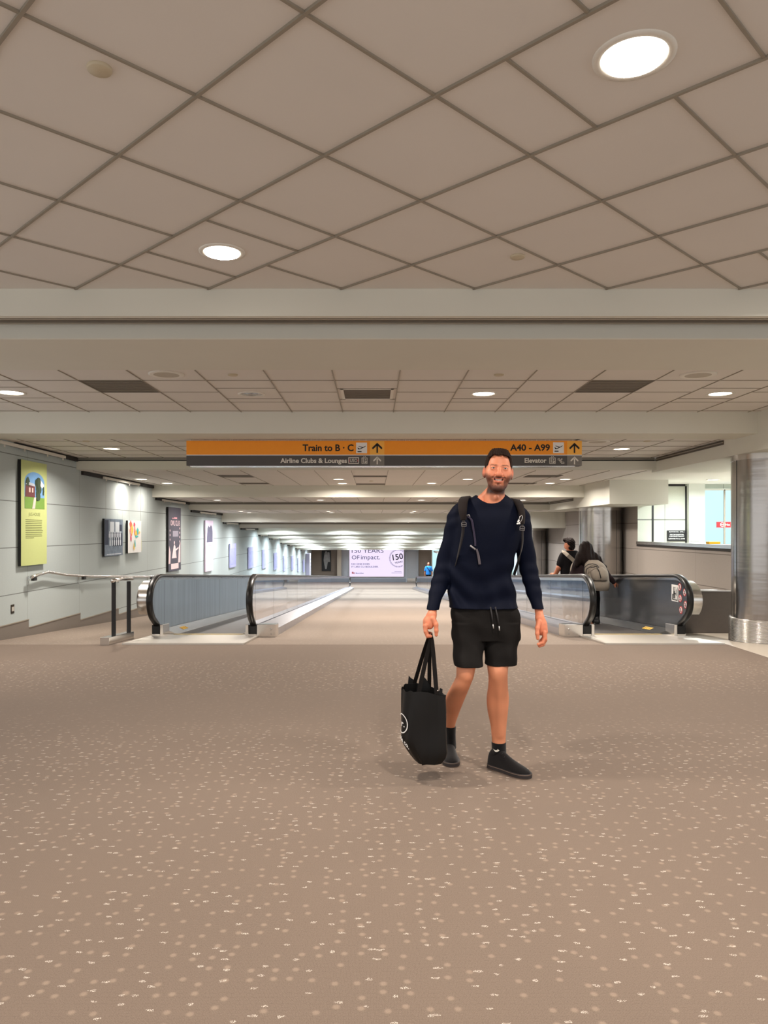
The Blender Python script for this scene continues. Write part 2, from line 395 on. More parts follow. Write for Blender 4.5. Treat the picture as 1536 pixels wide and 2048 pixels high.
# ------------------------------------------------------------------ walls
MB().box(XL-.2, XL, 8.8, 58.6, -3.0, zh(1.5)).build('wall_left', M['leftwall'], kind='structure')
MB().box(XL-1.4, XL-.2, 8.8, 9.0, -.1, zh(1.5)).build('wall_left', M['leftwall'], kind='structure')
b = MB(); yv = 8.65
while yv < 54.3:                                             # stepped carpet base, level along each wall panel
    y1 = yv+1.85; n = (yv-8.65)/1.85
    zt = .135-SLOPE*1.85*n if n > 0 else .135
    b.add([(x, y, z_) for x in (XL, XL+.018) for (y, z_) in ((yv, zf(yv)-.02), (y1, zf(y1)-.02), (y1, zt), (yv, zt))],
          [(0,1,2,3),(7,6,5,4),(0,4,5,1),(1,5,6,2),(2,6,7,3),(3,7,4,0)], 0)
    b.box(XL, XL+.024, yv, y1, zt, zt+.012, 1)
    yv = y1
b.build('baseboard_left', [M['base_carpet'], M['rail_metal']], kind='structure')
for i in range(2, 14):                                         # black shadow gap where each ceiling meets the left wall
    a, b_, h = SECS[i]
    trim(MB().box(XL, XL+.04, max(a, 9.0)+(.22 if i > 2 else .55), b_, zh(h)-.065, zh(h)-.001), M['reveal'])
# right side: low wall with a glazed opening over it, then full-height wall
XW = 5.62
MB().box(XW, XW+.2, 10.9, 16.0, -.6, 1.10).build('wall_right', M['rightwall'], kind='structure')
MB().box(XW, XW+.25, 16.0, 26.8, -3.0, zh(1.0)).build('wall_right', M['rightwall'], kind='structure')
MB().box(XW, XW+.25, 34.5, 58.6, -3.0, zh(-.3)).build('wall_right', M['rightwall'], kind='structure')
MB().box(XW, XW+.25, 26.8, 34.5, -3.0, -.75).build('wall_right', M['rightwall'], kind='structure')
MB().box(4.55, XW, 10.95, 11.1, -.4, .50).build('wall_right', mat('dark stone base panel', sr(100, 92, 86), .5, var=.1), kind='structure')
trim(MB().box(4.55, XW, 10.93, 11.12, .50, .515), M['steel_h'])
trim(MB().box(XW-.03, XW+.23, 10.9, 16.0, 1.10, 1.16), M['steel_h'])
trim(MB().box(XW-.02, XW, 10.9, 16.0, 1.06, 1.10), M['reveal'])
MB().box(XW+.001, 10.4, 15.985, 15.999, -.8, zh(1.0)).build('wall_hall', M['hallwall'], kind='structure')
trim(MB().box(XW, 6.62, 15.95, 16.0, zh(.955), zh(1.0)), M['reveal'])
trim(MB().box(XW+.30, XW+.34, 15.98, 16.0, 1.1, zh(.955)), M['black_metal'])
trim(MB().box(6.63, 6.66, 15.97, 16.0, 1.0, zh(.955)), M['black_metal'])
# short pier between hall wall and the daylight windows
trim(MB().box(6.66, 7.0, 15.86, 16.0, -.5, zh(1.0)), M['white_paint'])
# windows of the lift hall, seen through the opening
t = NT('daylight window pane'); o = t.xyz(); n1 = t.n('ShaderNodeTexNoise', {'Vector': t.co(), 'Scale': .8, 'Detail': 1}).outputs[0]
M['daylight'] = t.set(col=(.02, .02, .02, 1), ecol=t.mix(n1, sr(176, 226, 236), sr(206, 240, 244)), estr=1.0, rough=.05)
for i, (x0, x1) in enumerate(((7.0, 7.42), (7.45, 8.3), (8.33, 9.4))):
    wn = MB().box(x0, x1, 15.93, 15.97, .95, zh(.86)).build('window_%d' % (i+1), M['daylight'], kind='structure')
trim(MB().box(7.0, 9.4, 15.9, 15.93, zh(.86), zh(.90)), M['white_paint'])
for k, x in enumerate((7.42, 8.3)): trim(MB().box(x, x+.03, 15.9, 15.96, .9, zh(.88)), M['rail_metal'])
# windows in the right wall further down and at the far corner
MB().box(XW+.02, XW+.06, 26.9, 34.4, -.75, zh(-.15)).build('window_4', M['daylight'], kind='structure')
for y in (28.7, 30.6, 32.5): trim(MB().box(XW-.03, XW+.08, y-.04, y+.04, -.75, zh(0)), M['rail_metal'])
# far wall
MB().box(-6.5, 6.0, 58.2, 58.6, -3.0, zh(.0)).build('wall_far', M['farwall'], kind='structure')
M['farlight'] = mat('pale grey far panels', sr(176, 180, 186), .7)
trim(MB().box(-2.52, 3.45, 58.1, 58.2, -2.6, zh(-.9)), M['farlight'])
trim(MB().box(-2.83, -2.52, 57.6, 58.2, -2.6, zh(-.9)), mat('beige pier', sr(176, 164, 148), .7))
trim(MB().box(-2.5, 3.45, 58.07, 58.1, -2.58, -2.3), mat('steel kick strip', sr(150, 156, 166), .35, .6))
MB().box(4.5, 5.62, 58.0, 58.1, -2.3, zh(-.9)).build('window_5', M['daylight'], kind='structure')
trim(MB().box(4.42, 4.5, 57.9, 58.2, -2.58, zh(-.9)), M['rail_metal'])
d = MB().box(2.55, 3.30, 58.03, 58.1, -2.58, -.25).build('door_1', mat('grey metal door', sr(168, 170, 174), .5), kind='structure')
MB().box(2.57, 3.28, 58.01, 58.03, -2.58, -2.28).build('kick_plate', M['steel_h'], d)
MB().box(2.62, 2.68, 57.96, 58.03, -1.62, -1.56).build('door_handle', M['steel_h'], d)
b = MB(); b.box(2.47, 2.55, 58.0, 58.1, -2.58, -.17); b.box(3.30, 3.38, 58.0, 58.1, -2.58, -.17); b.box(2.47, 3.38, 58.0, 58.1, -.25, -.17)
b.build('door_frame', M['farlight'], d)
# ------------------------------------------------------------------ recessed downlights
def add_lamp(parent, x, y, z, power, r=.09, col=(1, .90, .80)):
    l = bpy.data.lights.new('lamp', 'AREA'); l.shape = 'DISK'; l.size = 2*r; l.energy = power; l.color = col; l.spread = math.radians(150 if y < 13 else 168)
    o = bpy.data.objects.new('lamp', l); COL.objects.link(o); o.location = (x, y, z); o.visible_camera = True
    o.parent = parent; o.matrix_parent_inverse = Matrix.Translation(-parent.location); return o
def downlight(x, y, h, label, group, lit=True, r=.105, power=None, col=(1, .90, .80)):
    z = zh(h); e = empty('ceiling_light', (x, y, z), label, 'ceiling light', group)
    MB().lathe((x, y, z), [(r*1.28, 0), (r*1.27, -.006), (r*1.05, -.008), (r, 0), (r*.98, .02)], 40).build('trim_ring', M['offwhite'], e)
    if lit:
        MB().lathe((x, y, z), [(r, -.002), (r*.6, -.006), (.001, -.008)], 32).build('lens', M['light'], e)
        add_lamp(e, x, y, z-.012, LAMP_W if power is None else power, r*.95, col)
    else:
        MB().lathe((x, y, z), [(r, -.003), (r*.7, -.005), (r*.55, -.009), (r*.2, -.004), (.001, -.004)], 24).build('reflector', M['steel_h'], e)
    return e
DL = [(.87, 2.51, 0, 'large round downlight nearest the camera at upper right', None, True, .106),
      (-.865, 4.27, 0, 'round downlight in the diagonal ceiling before the first beam', None, True, .102),
      (-3.75, 7.74, 1, 'lit downlight at the left end of the row before the sign', None, True, .12),
      (-1.28, 7.83, 1, 'unlit chrome downlight left of the centre grille', None, False, .11),
      (1.14, 7.8, 1, 'lit downlight just right of the centre grille', None, True, .11),
      (3.6, 7.8, 1, 'lit downlight at the right end of the row before the sign', None, True, .11),
      (-3.8, 10.86, 2, 'downlight to the left of the orange sign', None, True, .11),
      (3.6, 10.9, 2, 'downlight to the right of the orange sign', None, True, .11),
      (-1.3, 10.9, 2, 'downlight behind the left half of the orange sign', 'downlights hidden behind the sign', True, .11),
      (1.15, 10.9, 2, 'downlight behind the right half of the orange sign', 'downlights hidden behind the sign', True, .11),
      (-4.47, 14.4, 3, 'nearer of two downlights beside the wall-washed pictures', None, True, .11),
      (-4.3, 15.6, 3, 'farther of two downlights beside the wall-washed pictures', None, True, .11),
      (-.68, 14.4, 3, 'nearer downlight left of the centre grille below the sign', None, True, .1),
      (-.66, 15.7, 3, 'farther downlight left of the centre grille below the sign', None, True, .1),
      (1.2, 15.6, 3, 'farther downlight right of the centre grille below the sign', None, True, .1),
      (1.8, 14.4, 3, "downlight just left of the smiling man's head", None, True, .1),
      (3.67, 14.4, 3, "nearer of the two downlights right of the man's head", None, True, .1),
      (3.66, 15.6, 3, "farther of the two downlights right of the man's head", None, True, .1)]
for (x, y, s, lb, gr, lit, r) in DL: downlight(x, y, H[s], lb, gr, lit, r, LAMP_W*(1.0 if s < 2 else (.45 if x < -4 else 1.1)))
for x, y in ((6.6, 12.2), (8.4, 12.2), (6.6, 14.6), (8.4, 14.6)): downlight(x, y, 1.0, 'downlight added to brighten the hall behind the opening, %s row, %s side' % ('near' if y < 13 else 'far', 'left' if x < 7 else 'right'), 'downlights added in the lift hall', True, .1, 62, (.88, .97, 1))  # lamps added to brighten the lift hall in place of daylight
rows = [(18.2, 4), (21.4, 5), (22.8, 5), (25.3, 6), (30.5, 7), (33.8, 8), (38.0, 9), (41.2, 10), (45.4, 11), (48.6, 12), (53.6, 13)]  # the last row is unseen, added to light the far wall
pos = [(-3.8, 'leftmost'), (-1.3, 'second from the left'), (1.15, 'third from the left'), (3.6, 'rightmost')]
ORD = ['first', 'second', 'third', 'fourth', 'fifth', 'sixth', 'seventh', 'eighth', 'ninth', 'tenth', 'added eleventh']
for i, (y, s) in enumerate(rows):
    for (x, w_) in pos:
        cool = (1, .90, .80) if y < 20 else ((.95, .95, .95) if y < 26 else (.86, .95, 1))
        downlight(x, y, H[s], '%s downlight in the %s row down the ramp' % (w_, ORD[i]), 'downlights down the ramp', True, .1, LAMP_W*(1.25 if y < 26 else 2.3), cool)
# unseen downlights added as fill above and behind the camera, continuing the same ceiling
for x, y, w_ in ((-.865, -.1, 'directly above the camera, added as fill'), (2.6, 4.3, 'beyond the right edge of the picture'), (-2.6, .9, 'at the near left, added as fill'), (3.4, .9, 'at the near right, added as fill')):
    downlight(x, y, H[0], 'downlight of the near diagonal ceiling %s' % w_, None, True, .105)

# ------------------------------------------------------------------ sensors, speakers, grilles
def sensor(x, y, h, label):
    z = zh(h); tag(MB().lathe((x, y, z), [(.055, 0), (.055, -.006), (.05, -.010), (.001, -.011)], 28).build('ceiling_sensor', M['offwhite']), label, 'sensor')
S1 = mat('ivory cap', sr(196, 184, 158), .5)
def cap(x, y, h, r, label):
    z = zh(h); tag(MB().lathe((x, y, z), [(r, 0), (r, -.008), (r*.93, -.012), (.001, -.013)], 32).build('sprinkler_cap', S1), label, 'sprinkler cap')
cap((199-748)/1500*2.575, 2.575, 1.59, .042, 'round ivory cap on the diagonal ceiling at upper left')
cap((1035-748)/1500*4.336, 4.336, 1.59, .042, 'small round cap on the diagonal ceiling near the first beam')
cap(-1.29, 6.85, H[1], .045, 'small round cap left of the centre grille')
cap(1.14, 6.85, H[1], .045, 'small round cap right of the centre grille')
cap(-3.82, 9.95, H[2], .045, 'small cap near the green banner end of the ceiling')
cap(3.62, 9.95, H[2], .045, 'small cap right of the orange sign')
cap(-.1+.1*.5-.0, 14.9, H[3], .04, 'small cap beside the centre grille below the sign')
def speaker(x, y, h, label, r=.16):
    z = zh(h); e = empty('ceiling_speaker', (x, y, z), label, 'speaker')
    MB().lathe((x, y, z), [(r, 0), (r, -.008), (r*.9, -.013), (r*.72, -.010)], 36).build('rim', M['offwhite'], e)
    MB().lathe((x, y, z), [(r*.72, -.010), (r*.5, -.007), (.001, -.006)], 36).build('grille', mat('perforated grille', sr(186, 178, 164), .7, var=.25, nscale=300), e)
speaker(-1.89, 6.83, H[1], 'round ceiling speaker left of the centre grille')
speaker(2.96, 6.85, H[1], 'round ceiling speaker at the right near the vent')
speaker((1195-748)/1500*10.0, 10.0, H[2], 'round ceiling speaker at the right end of the sign')
def vent(x0, x1, y0, y1, h, label, slats=7, frame=.012):
    z = zh(h); e = empty('ceiling_vent', ((x0+x1)/2, (y0+y1)/2, z), label, 'vent')
    b = MB(); f = frame
    b.box(x0, x1, y0, y0+f, z-.008, z); b.box(x0, x1, y1-f, y1, z-.008, z); b.box(x0, x0+f, y0, y1, z-.008, z); b.box(x1-f, x1, y0, y1, z-.008, z)
    b.build('frame', M['vent'] if frame < .02 else M['offwhite'], e)
    MB().box(x0+f, x1-f, y0+f, y1-f, z-.003, z).build('backing', M['vent'], e)
    n = slats; b = MB()
    for i in range(n):
        yy = y0+f+(y1-y0-2*f)*(i+.5)/n; b.box(x0+f, x1-f, yy-.006, yy+.006, z-.006, z-.003)
    b.build('louvre', M['vent'], e)
vent(-2.80, -2.20, 7.11, 7.71, H[1], 'dark square return grille at left before the sign')
vent(2.06, 2.66, 7.11, 7.71, H[1], 'dark square return grille at right before the sign')
vent(-.34, .20, 7.52, 8.12, H[1], 'framed centre grille in the ceiling before the sign', 9, .03)
vent(-2.80, -2.20, 13.35, 13.85, H[3], 'nearer dark slot vent at left below the sign', 3)
vent(-2.80, -2.20, 15.5, 15.85, H[3], 'farther dark slot vent at left below the sign', 2)
vent(-.38, .24, 13.5, 13.75, H[3], 'nearer slot of the centre grille below the sign', 2)
vent(-.38, .24, 15.75, 16.1, H[3], 'farther slot of the centre grille below the sign', 2)
vent(2.75, 3.37, 13.35, 13.85, H[3], "nearer dark slot vent right of the man's head", 3)
vent(2.75, 3.37, 15.5, 15.85, H[3], "farther dark slot vent right of the man's head", 2)

# ------------------------------------------------------------------ linear wall fixtures
k = 0
for y0 in [9.6+3.7*i for i in range(12)]:
    y1 = y0+2.03
    s = [q for q in range(2, 14) if SECS[q][0] <= y0+.5 < SECS[q][1]]
    if not s: continue
    z = zh(H[s[0]])
    names = ['above the green banner', 'above the photo and the colourful print', 'above the dark owl poster', 'above the pink banner']
    lb = 'white linear track fixture %s' % names[k] if k < 4 else 'small white track fixture above the %s lilac panel on the left wall' % ORD[k-4]
    e = empty('track_fixture', (XL+.05, y0, z), lb, 'track fixture', None if k < 4 else 'track fixtures along the left wall')
    MB().box(XL+.04, XL+.075, y0, y1, z-.072, z-.030).build('housing', M['offwhite'], e, bevel=.004)
    for q in (.12, .68, 1.4, 1.95):
        MB().box(XL+.05, XL+.065, y0+q, y0+q+.02, z-.105, z-.072).build('hook', M['offwhite'], e)
    # small wall-washing spot heads
    pw = 4.5 if k == 1 else (2 if k < 3 else (3.5 if k < 7 else 12))
    for q in ((.8, 1.7) if k in (1,) else (1.0,)):
        l = bpy.data.lights.new('washer', 'SPOT'); l.energy = pw; l.spot_size = math.radians(62); l.spot_blend = .8; l.shadow_soft_size = .04; l.color = (1, .93, .84)
        o = bpy.data.objects.new('washer', l); COL.objects.link(o); o.location = (XL+.46, y0+q, z-.06)
        o.rotation_euler = Vector((-.42, 0, -1)).to_track_quat('-Z', 'Y').to_euler()
        o.parent = e; o.matrix_parent_inverse = Matrix.Translation(-e.location)
    k += 1

# ------------------------------------------------------------------ stainless columns
def column(x, y, r, zb, zt, label):
    e = empty('steel_column', (x, y, zb), label, 'column', None)
    b = MB().cyl((x, y), r, zb+.26, zt, 72); b.build('shaft', M['steel_col'], e)
    prof = []
    z_ = zb-.25
    while z_ < zb+.27:
        prof += [(r+.018, z_-0), (r+.03, z_+.006), (r+.018, z_+.012)]; z_ += .0155
    MB().lathe((x, y, 0), prof+[(r, z_)], 72).build('ribbed_base', M['steel_h'], e)
    MB().cyl((x, y), r+.006, zt-.07, zt, 60).build('collar', M['steel_h'], e)
    s = MB(); 
    for a in (math.radians(185), math.radians(-60)):
        cx, cy = x+(r+.001)*math.cos(a), y+(r+.001)*math.sin(a); s.cyl((cx, cy), .004, zb+.27, zt-.07, 8)
    s.build('seam', M['black_metal'], e)
column(5.10, 9.58, .49, 0, zh(.967), 'large round stainless steel column at the right edge')
column(5.13, 17.0, .47, zf(17), zh(.527), 'round stainless column behind the couple on the walkway')
column(5.13, 24.4, .47, zf(24.4), zh(.088), "dark round column just right of the man's arm, down the ramp")
# ------------------------------------------------------------------ moving walkways
YN = 10.42; YF = 51.0; HR = .835            # newel axis, far newel axis, handrail height above the ramp
def profile(rz, ry, zc, inset=0, n=16, ymax=None):
    """closed outline (y, height above ramp) of one balustrade: flat top, rounded near and far ends"""
    pts = []
    for i in range(n+1):                     # near end, from bottom round to top
        a = math.radians(-52-(180-52-(-90)-0)*0) if False else math.radians(222-(222-90)*i/n)
        pts.append((YN+(ry-inset)*math.cos(a), zc+(rz-inset)*math.sin(a)))
    far = [(2*(YN+YF)/2-y, z) for (y, z) in pts[::-1]]
    return pts+far
def ramp3(x, pts): return [(x, y, zf(y)+z) for (y, z) in pts]
def walkway(name_label, group, xs, sides):
    e = empty('moving_walkway', ((xs[0]+xs[1])/2, RY, 0), name_label, 'moving walkway')
    # belt and landing plates
    b = MB(); b.add([(x, y, zf(y)+z) for z in (-.01, .012) for y in (YN+.05, YF-.05) for x in (xs[0]+.05, xs[1]-.05)],
                    [(0,2,3,1),(4,5,7,6),(0,1,5,4),(2,6,7,3),(0,4,6,2),(1,3,7,5)])
    t = b.build('pallet_belt', M['belt'], e)
    b = MB(); b.add([(x, y, zf(y)+z) for z in (0, .02) for y in (RY-.02, YN+.06) for x in (xs[0]-.22, xs[1]+.2)],
                    [(0,2,3,1),(4,5,7,6),(0,1,5,4),(2,6,7,3),(0,4,6,2),(1,3,7,5)])
    b.build('landing_plate', M['comb'], e)
    b = MB().rbox(xs[0]-.1, xs[1]+.1, YF-.1, YF+1.4, (0, .02)); b.build('landing_plate', M['comb'], e)
    b = MB().rbox(xs[0]+.05, xs[1]-.05, YN+.02, YN+.10, (.015, .026)); b.build('comb', M['comb_y'], e)
    for (x, inner, out, panel) in sides:      # x of handrail centre; out = +1/-1 direction away from the belt
        # handrail
        P = profile(.335, .50, .50, .0, 22)
        P = [(YN-.10, .12), (YN-.20, .19)]+P+[(YF+.20, .19), (YF+.10, .12)]
        path = ramp3(x, P)
        prof = [(-.04, -.018), (-.045, 0), (-.04, .018), (-.028, .028), (.028, .028), (.04, .018), (.045, 0), (.04, -.018), (.025, -.022), (-.025, -.022)]
        vs = []; m = len(prof); n = len(path)
        for i in range(n):
            a = Vector(path[max(i-1, 0)]); c = Vector(path[min(i+1, n-1)]); tt = (c-a).normalized(); nn = Vector((1, 0, 0)).cross(tt)
            if i == 0: pass
            for (p, q) in prof: vs.append(Vector(path[i])+Vector((p, 0, 0))+nn*q*1.0)
        fs = [(i*m+j, i*m+(j+1) % m, (i+1)*m+(j+1) % m, (i+1)*m+j) for i in range(n-1) for j in range(m)]
        MB().add(vs, fs, 0, True).build('handrail', M['rubber'], e)
        # steel guide under the handrail
        Q = profile(.335, .50, .50, .045, 22); b = MB(); path = ramp3(x, Q)
        b.sweep(path, [(-.02, -.014), (.02, -.014), (.02, .014), (-.02, .014)], up=(1, 0, 0), smooth=False)
        b.build('handrail_guide', M['steel_h'], e)
        # panel
        Q = profile(.335, .50, .50, .055, 16)
        Q = [(YN+.02, .10)]+Q+[(YF-.02, .10)]
        th = .005 if panel == 'glass' else .03
        xc = x if panel == 'glass' else x+out*.012
        b = MB(); pts = [(y, zf(y)+z) for (y, z) in Q]; b.prism(pts, 'x', xc-th, xc+th)
        b.build('glass_panel' if panel == 'glass' else 'steel_panel', M['glass'] if panel == 'glass' else (M['steel_blue'] if panel == 'blue' else M['steel_dark']), e)
        # skirt towards the belt and deck towards the outside
        ib = x-out*.26; ob = x+out*(.30 if inner else .14)
        top = .17
        def deck(xa, za, xb, zb_, nm, mt):
            ya, yb = YN+.09, YF-.42
            vs = [(q, y, zf(y)+zz) for y in (ya, yb) for (q, zz) in ((xa, -.02), (xa, za), (xb, zb_), (xb, -.02))]
            MB().add(vs, [(0,1,2,3),(7,6,5,4),(0,4,5,1),(1,5,6,2),(2,6,7,3),(3,7,4,0)]).build(nm, mt, e)
        deck(x+out*.02, .15, ob, .105, 'deck_cover', M['deck'])
        deck(x-out*.03, .10, ib+out*.05, .02, 'skirt', M['steel_h'] if panel != 'dark' else M['steel_dark'])
        # newel base with the dark handrail entry
        xa, xb = sorted((x-out*.10, x+out*(.31 if inner else .06)))
        b = MB(); y0, y1 = YN-.22, YN+.10
        gl, gr = x-.058, x+.058
        for (p, q) in ((xa, gl), (gr, xb)):
            if q-p > .01: b.add([(xx, y, zf(y)+z) for z in (-.02, .175) for y in (y0, y1) for xx in (p, q)], [(0,2,3,1),(4,5,7,6),(0,1,5,4),(2,6,7,3),(0,4,6,2),(1,3,7,5)])
        b.add([(xx, y, zf(y)+z) for z in (-.02, .045) for y in (y0, y1) for xx in (gl, gr)], [(0,2,3,1),(4,5,7,6),(0,1,5,4),(2,6,7,3),(0,4,6,2),(1,3,7,5)])
        nb = b.build('newel_base', M['steel_h'], e, bevel=.006)
        MB().add([(xx, y, zf(y)+z) for z in (.045, .165) for y in (y0+.03, y1) for xx in (gl, gr)], [(0,2,3,1),(4,5,7,6),(0,1,5,4),(2,6,7,3),(0,4,6,2),(1,3,7,5)]).build('handrail_entry', M['black'], e)
        if inner:
            b = MB()
            bx = (xb-.06) if out > 0 else (xa+.06)
            b.lathe((bx, y0, zf(y0)+.11), [(.014, 0), (.014, -.006), (.001, -.007)], 16, axis='y')
            MB().lathe((bx, y0, zf(y0)+.045), [(.008, 0), (.008, -.004), (.001, -.005)], 12, axis='y').build('screw', M['steel'], nb)
            b.build('key_switch', M['steel'], nb)
        # far newel post
        MB().rbox(x-.06, x+.06, YF-.45, YF+.25, (-.02, .2)).build('newel_base', M['steel_h'], e)
        if not inner:                            # stainless drum cladding wrapped round the outer end
            D = profile(.335, .50, .50, .06, 20)[:21]; D = D+[(YN+.9, .50+.285)]
            vs = [(q, y, zf(y)+z) for q in (x+out*.045, x+out*.19) for (y, z) in D]; n = len(D)
            b = MB().add(vs, [(i, i+1, i+1+n, i+n) for i in range(n-1)], 0, True)
            b.add(vs, [list(range(n, 2*n)), list(range(n))[::-1]])
            b.build('end_cladding', M['steel_h'], e)
            MB().rbox(x+out*.05, x+out*.19, YN+.4, YF-.4, (.0, .78)).build('outer_cladding', M['steel'], e)
    return e
t = NT('walkway pallets'); X, Y, Z = t.xyz()[:3]
gr = t.math('GREATER_THAN', t.math('FRACT', t.math('MULTIPLY', X, 80)), .5); cr = t.math('LESS_THAN', t.math('FRACT', t.math('MULTIPLY', Y, 2.5)), .02)
M['belt'] = t.set(col=t.mix(t.math('MAXIMUM', gr, cr), sr(98, 94, 92), sr(60, 58, 58)), rough=.5, metal=.4)
M['comb_y'] = mat('comb edge', sr(200, 176, 120), .45, .3)
t = NT('deck covers'); Y = t.xyz()[1]
j = t.math('LESS_THAN', t.math('FRACT', t.math('DIVIDE', Y, 1.9)), .006)
M['deck'] = t.set(col=t.mix(j, (.52, .52, .56, 1), (.05, .05, .06, 1)), metal=1, rough=.34)
wl = walkway('moving walkway at left with steel outer side and glass inner side', None, (-2.84, -1.78),
             [(-1.65, True, 1, 'glass'), (-2.97, False, -1, 'blue')])
wr = walkway('moving walkway at right that the couple is riding', None, (3.03, 4.06),
             [(2.90, True, -1, 'glass'), (4.185, False, 1, 'dark')])
# round prohibition stickers and pictogram on the dark panel
def disc(b, x, y, z, r, t_=.0015, n=28, mi=0, off=0):
    vs = [(x-off, y+r*math.cos(2*math.pi*i/n), z+r*math.sin(2*math.pi*i/n)) for i in range(n)]+[(x-off-t_, y+r*math.cos(2*math.pi*i/n), z+r*math.sin(2*math.pi*i/n)) for i in range(n)]
    b.add(vs, [list(range(n)), list(range(n, 2*n))[::-1]]+[(i, i+n, (i+1) % n+n, (i+1) % n) for i in range(n)], mi)
XS = 4.185+.012-.03
for (px, py) in ((1359.7, 1173.9), (1369.4, 1185), (1360.6, 1196.8), (1371, 1209.4), (1362, 1220)):
    D_ = XS*1500/(px-748); z_ = CAMZ-(py-1062)*D_/1500; b = MB()
    disc(b, XS, D_, z_, .052, mi=0); disc(b, XS, D_, z_, .040, mi=1, off=.0016)
    b.add([(XS-.0045, D_+c*.03-s*.008, z_+c*.03+s*.008) for (c, s) in ((-1, -.6), (1, -.6), (1, .6), (-1, .6))], [(0, 1, 2, 3)], 0)
    disc(b, XS, D_, z_+.017, .008, mi=2, off=.0036); b.box(XS-.005, XS-.0036, D_-.007, D_+.007, z_-.024, z_+.01, 2); b.box(XS-.005, XS-.0036, D_+.004, D_+.02, z_-.02, z_-.012, 2)
    b.build('prohibition_sticker', [M['red'], M['white'], M['black']], wr, fix=False)
b = MB(); DZ = -.56; b.box(XS-.002, XS, 10.83+DZ, 11.06+DZ, .36+.045, .59+.045, 0)
for (y0, y1, z0, z1) in ((10.86, 11.03, .378, .390), (10.85, 10.862, .378, .56), (11.0, 11.03, .39, .46), (10.93, 10.95, .40, .53), (10.96, 10.985, .40, .50), (10.89, 10.90, .44, .53), (10.90, 10.97, .46, .475), (10.975, 10.99, .44, .56)):
    b.box(XS-.004, XS-.002, y0+DZ, y1+DZ, z0+.045, z1+.045, 1)
disc(b, XS, 10.94+DZ, .593, .013, mi=1, off=.002); b.build('pictogram_sticker', [M['white'], M['black']], wr, fix=False)
# yellow caution stickers on the skirts
for (x, o_, e) in ((4.185, 1, wr), (-2.97, -1, wl)):
    y0, y1 = (10.98, 11.3) if o_ > 0 else (11.1, 11.4); xa, xb = x-o_*.09, x-o_*.15
    def sk(xx, y): return zf(y)+.10-.08*(abs(xx-x)-.03)/.18+.003
    b = MB().add([(xa, y0, sk(xa, y0)), (xb, y0, sk(xb, y0)), (xb, y1, sk(xb, y1)), (xa, y1, sk(xa, y1))], [(0, 1, 2, 3)], 0)
    for q in range(3):
        ya = y0+.06+q*.09; b.add([(xa-o_*.012, ya, sk(xa-o_*.012, ya)+.002), (xb+o_*.012, ya, sk(xb+o_*.012, ya)+.002), (xb+o_*.012, ya+.03, sk(xb+o_*.012, ya+.03)+.002), (xa-o_*.012, ya+.03, sk(xa-o_*.012, ya+.03)+.002)], [(0, 1, 2, 3)], 1)
    b.build('caution_sticker', [M['yellow'], M['black']], e)

# ------------------------------------------------------------------ free-standing end rail at the left walkway
e = empty('guard_rail', (-3.22, 9.2, 0), 'short guard rail with two black posts on a steel curb', 'guard rail')
MB().rbox(-3.31, -3.20, 9.06, 10.0, (-.02, .095)).build('curb', M['steel_h'], e, bevel=.006)
for y in (9.28, 9.85):
    MB().box(-3.245, -3.195, y-.012, y+.012, zf(y)+.09, zf(y)+.765).build('post', M['black_metal'], e, bevel=.003)
MB().tube([(-3.22, 9.22, .765), (-3.22, 9.6, .768), (-3.22, 10.0, .745)], .021, 12).build('top_rail', M['steel_h'], e)
# ------------------------------------------------------------------ wall handrail along the ramp
e = empty('wall_handrail', (XL+.1, 10.6, .7), 'stainless handrail bracketed along the left wall', 'handrail')
x = XL+.09
pth = [(x, 10.42, .735), (x, 10.60, .755), (x, 10.95, .782), (x, 11.6, .70)]+[(x, y, zf(y)+.83) for y in (12.6, 14, 20, 30, 40, 50)]
MB().tube(pth, .021, 12).build('rail', M['steel_h'], e)
for i, y in enumerate([10.5, 12.3]+[14.2+1.85*k for k in range(16)]):
    z = (.735 if i == 0 else zf(y)+.83)
    b = MB().box(XL, XL+.012, y-.02, y+.02, z-.12, z+.01); b.box(XL, x+.01, y-.012, y+.012, z-.05, z-.03); b.box(x-.02, x+.024, y-.045, y+.045, z-.05, z-.005, 1)
    b.build('bracket', [M['steel_h'], M['black_metal']], e)
# electrical outlet
D_ = -XL*1500/(748-24.5)
e = empty('power_outlet', (XL, D_, .23), 'small double power outlet low on the left wall', 'outlet')
z_ = CAMZ-(1218-1062)*D_/1500
MB().box(XL, XL+.008, D_-.045, D_+.045, z_-.06, z_+.06).build('cover_plate', mat('dark outlet plate', sr(66, 58, 48), .4, .4), e, bevel=.002)
for q in (-.018, .018): MB().box(XL+.008, XL+.011, D_+q-.012, D_+q+.012, z_-.03, z_+.03).build('socket', M['offwhite'], e, bevel=.001)
# ------------------------------------------------------------------ lettering
FC = bpy.data.curves.new('probe', 'FONT'); FC.body = 'H'; _o = bpy.data.objects.new('probe', FC); COL.objects.link(_o)
_dg = bpy.context.evaluated_depsgraph_get(); _me = bpy.data.meshes.new_from_object(_o.evaluated_get(_dg)); CAPH = max(v.co.y for v in _me.vertices)
bpy.data.objects.remove(_o); bpy.data.meshes.remove(_me)
def text_mesh(body, bold=0.0, depth=.0, shear=0, res=3):
    c = bpy.data.curves.new('lettering', 'FONT'); c.body = body; c.offset = bold; c.extrude = depth; c.resolution_u = res; c.shear = shear
    o = bpy.data.objects.new('lettering', c); COL.objects.link(o)
    bpy.context.view_layer.update()
    me = bpy.data.meshes.new_from_object(o.evaluated_get(bpy.context.evaluated_depsgraph_get()))
    bpy.data.objects.remove(o); bpy.data.curves.remove(c)
    v = np.array([q.co[:] for q in me.vertices]); f = [list(p.vertices) for p in me.polygons]; bpy.data.meshes.remove(me)
    return v, f
